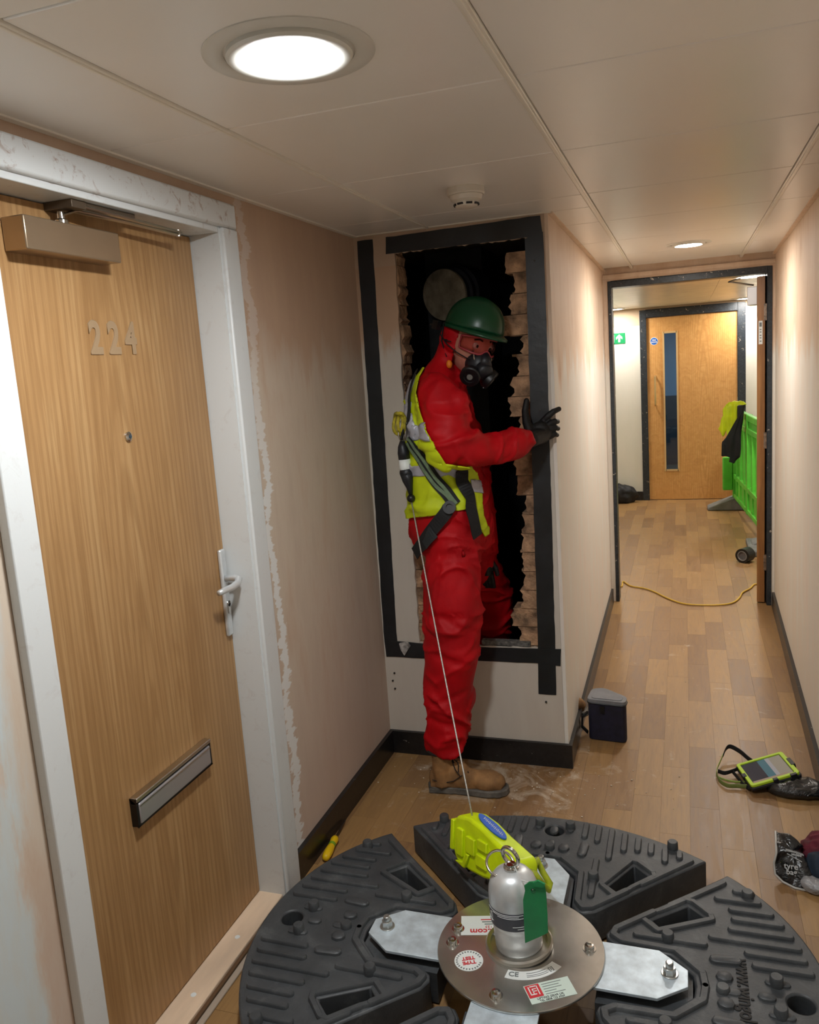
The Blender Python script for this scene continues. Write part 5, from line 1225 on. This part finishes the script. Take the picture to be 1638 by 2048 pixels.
# clothes draped over the end of the barrier
def drape(name, xl, xr_, y0, y1, zt, zlow, m, parent, seed, taper=0):
    mb = MB(); nu, nv = 22, 26; vs = []
    for i in range(nu+1):
        for j in range(nv+1):
            u, v = i/nu, j/nv; fy = y0+(y1-y0)*u
            s_ = v
            if s_ < .12: x = xr_+.0-(xr_-xl)*s_/.12*.5; z = zt+.012
            else: x = xl+.012*math.sin(u*9+seed)-.02*(s_-.12); z = zt-(zt-zlow-.10*noise.noise(Vector((u*2.5+seed, 0, 0)))-taper*abs(u-.5))*(s_-.12)/.88
            f_ = .020*noise.noise(Vector((u*7+seed, s_*1.6, 0)))+.008*noise.noise(Vector((u*16, s_*4, seed)))
            vs.append((x-abs(f_)*1.5-.028*math.sin(math.pi*min(1, s_*1.2)), fy+f_*1.5, z))
    mb.add(vs, [(i*(nv+1)+j, (i+1)*(nv+1)+j, (i+1)*(nv+1)+j+1, i*(nv+1)+j+1) for i in range(nu) for j in range(nv)])
    o = mb.build(name, m, parent, smooth='all'); s2 = o.modifiers.new('s', 'SOLIDIFY'); s2.thickness = .006; return o
def hang(name, P, ys_, m, seed, th=.02):
    # a hanging garment with folds, its outline given by corner points on the plane y=ys_
    Q = [at(a_, b_, 'y', ys_) for a_, b_ in P]; mb = MB(); n = len(Q)
    bm = bmesh.new(); vs = [bm.verts.new(q_) for q_ in Q]; bm.faces.new(vs)
    bmesh.ops.triangulate(bm, faces=bm.faces[:])
    r_ = bmesh.ops.extrude_face_region(bm, geom=bm.faces[:]); bmesh.ops.translate(bm, vec=(.01, th, 0), verts=[v for v in r_['geom'] if isinstance(v, bmesh.types.BMVert)])
    for _ in range(3): bmesh.ops.subdivide_edges(bm, edges=bm.edges[:], cuts=1, use_grid_fill=True)
    bmesh.ops.recalc_face_normals(bm, faces=bm.faces); bm.normal_update()
    for v in bm.verts: v.co += v.normal*.016*noise.noise(Vector((v.co.x*28+seed, v.co.y*6, v.co.z*5)))+Vector((0, .02*noise.noise(Vector((v.co.x*22, 0, v.co.z*4+seed))), 0))
    me = bpy.data.meshes.new(name); bm.to_mesh(me); bm.free(); return put(me, name, m, None, smooth='all')
g1 = hang('hivis_jacket', [(1452, 808), (1464, 803), (1486, 803), (1492, 809), (1482, 822), (1474, 850), (1466, 880), (1463, 887), (1456, 884), (1452, 862), (1446, 872), (1434, 858), (1441, 846), (1447, 832), (1446, 818)], 7.98, M_HIVIS, 1.3, .05)
tag(g1, 'fluorescent yellow vest draped over the end of the green barrier', 'vest')
g2 = hang('black_jacket', [(1474, 812), (1490, 808), (1486, 830), (1482, 870), (1478, 915), (1468, 928), (1458, 924), (1459, 915), (1443, 912), (1446, 885), (1455, 884), (1466, 880), (1474, 850)], 7.90, mat('black_cloth', (16, 16, 18), .8, 0, .2, 30), 4.4, .05)
tag(g2, 'black jacket hanging on the end of the green barrier, beside the yellow vest', 'jacket')
# tape roll
q = Z(1494, 1126, 0)
ax_ = Vector((-.55, -.83, 0)).normalized(); Fr = Matrix.Translation((q.x-.01, q.y+.03, .056))@ax_.to_track_quat('Z', 'Y').to_matrix().to_4x4()
tr = thing('tape_roll', (q.x, q.y, 0), 'roll of black tape standing on the floor inside the doorway', 'tape')
MB().lathe([(.038, -.045), (.056, -.045), (.056, .045), (.038, .045), (.038, -.045)], M=Fr, n=40).build('tape_winding', M_BLACKP, tr, smooth=True)
MB().lathe([(.033, -.046), (.0378, -.046), (.0378, .046), (.033, .046), (.033, -.046)], M=Fr, n=40).build('core', mat('grey_core', (150, 148, 146), .7), tr, smooth=True)
MB().lathe([(0, .02), (.0328, .02), (.0328, .024), (0, .024)], M=Fr, n=30).build('core_liner', mat('grey_core_liner', (120, 118, 118), .7), tr)
# cable
Cp = [(1205, 1138), (1229, 1150), (1246, 1163), (1262, 1172), (1290, 1177), (1310, 1184), (1330, 1194), (1352, 1203), (1372, 1208), (1400, 1210), (1430, 1210), (1455, 1208), (1470, 1203), (1480, 1194), (1485, 1185), (1500, 1177), (1515, 1168), (1530, 1150)]
Cw = [Z(a_, b_, .007) for a_, b_ in Cp]; Cw[0] = Vector((-.60, Y2+.5, .007)); Cw[-1] = Vector((.60, Y2+.30, .007)); Cw[1] = Vector((-.45, Y2+.33, .007)) if Cw[1].x < -.47 else Cw[1]
Qc = []
for i in range(len(Cw)-1):
    a0, a1_, a2_, a3_ = Cw[max(i-1, 0)], Cw[i], Cw[i+1], Cw[min(i+2, len(Cw)-1)]
    for k in range(4):
        t = k/4; Qc.append(.5*((2*a1_)+(a2_-a0)*t+(2*a0-5*a1_+4*a2_-a3_)*t*t+(3*a1_-a0-3*a2_+a3_)*t**3))
Qc.append(Cw[-1])
o = MB().tube(Qc, .0055, 8).build('cable', M_CORD, None, smooth='all'); tag(o, 'yellow cable curving across the floor in the doorway', 'cable')
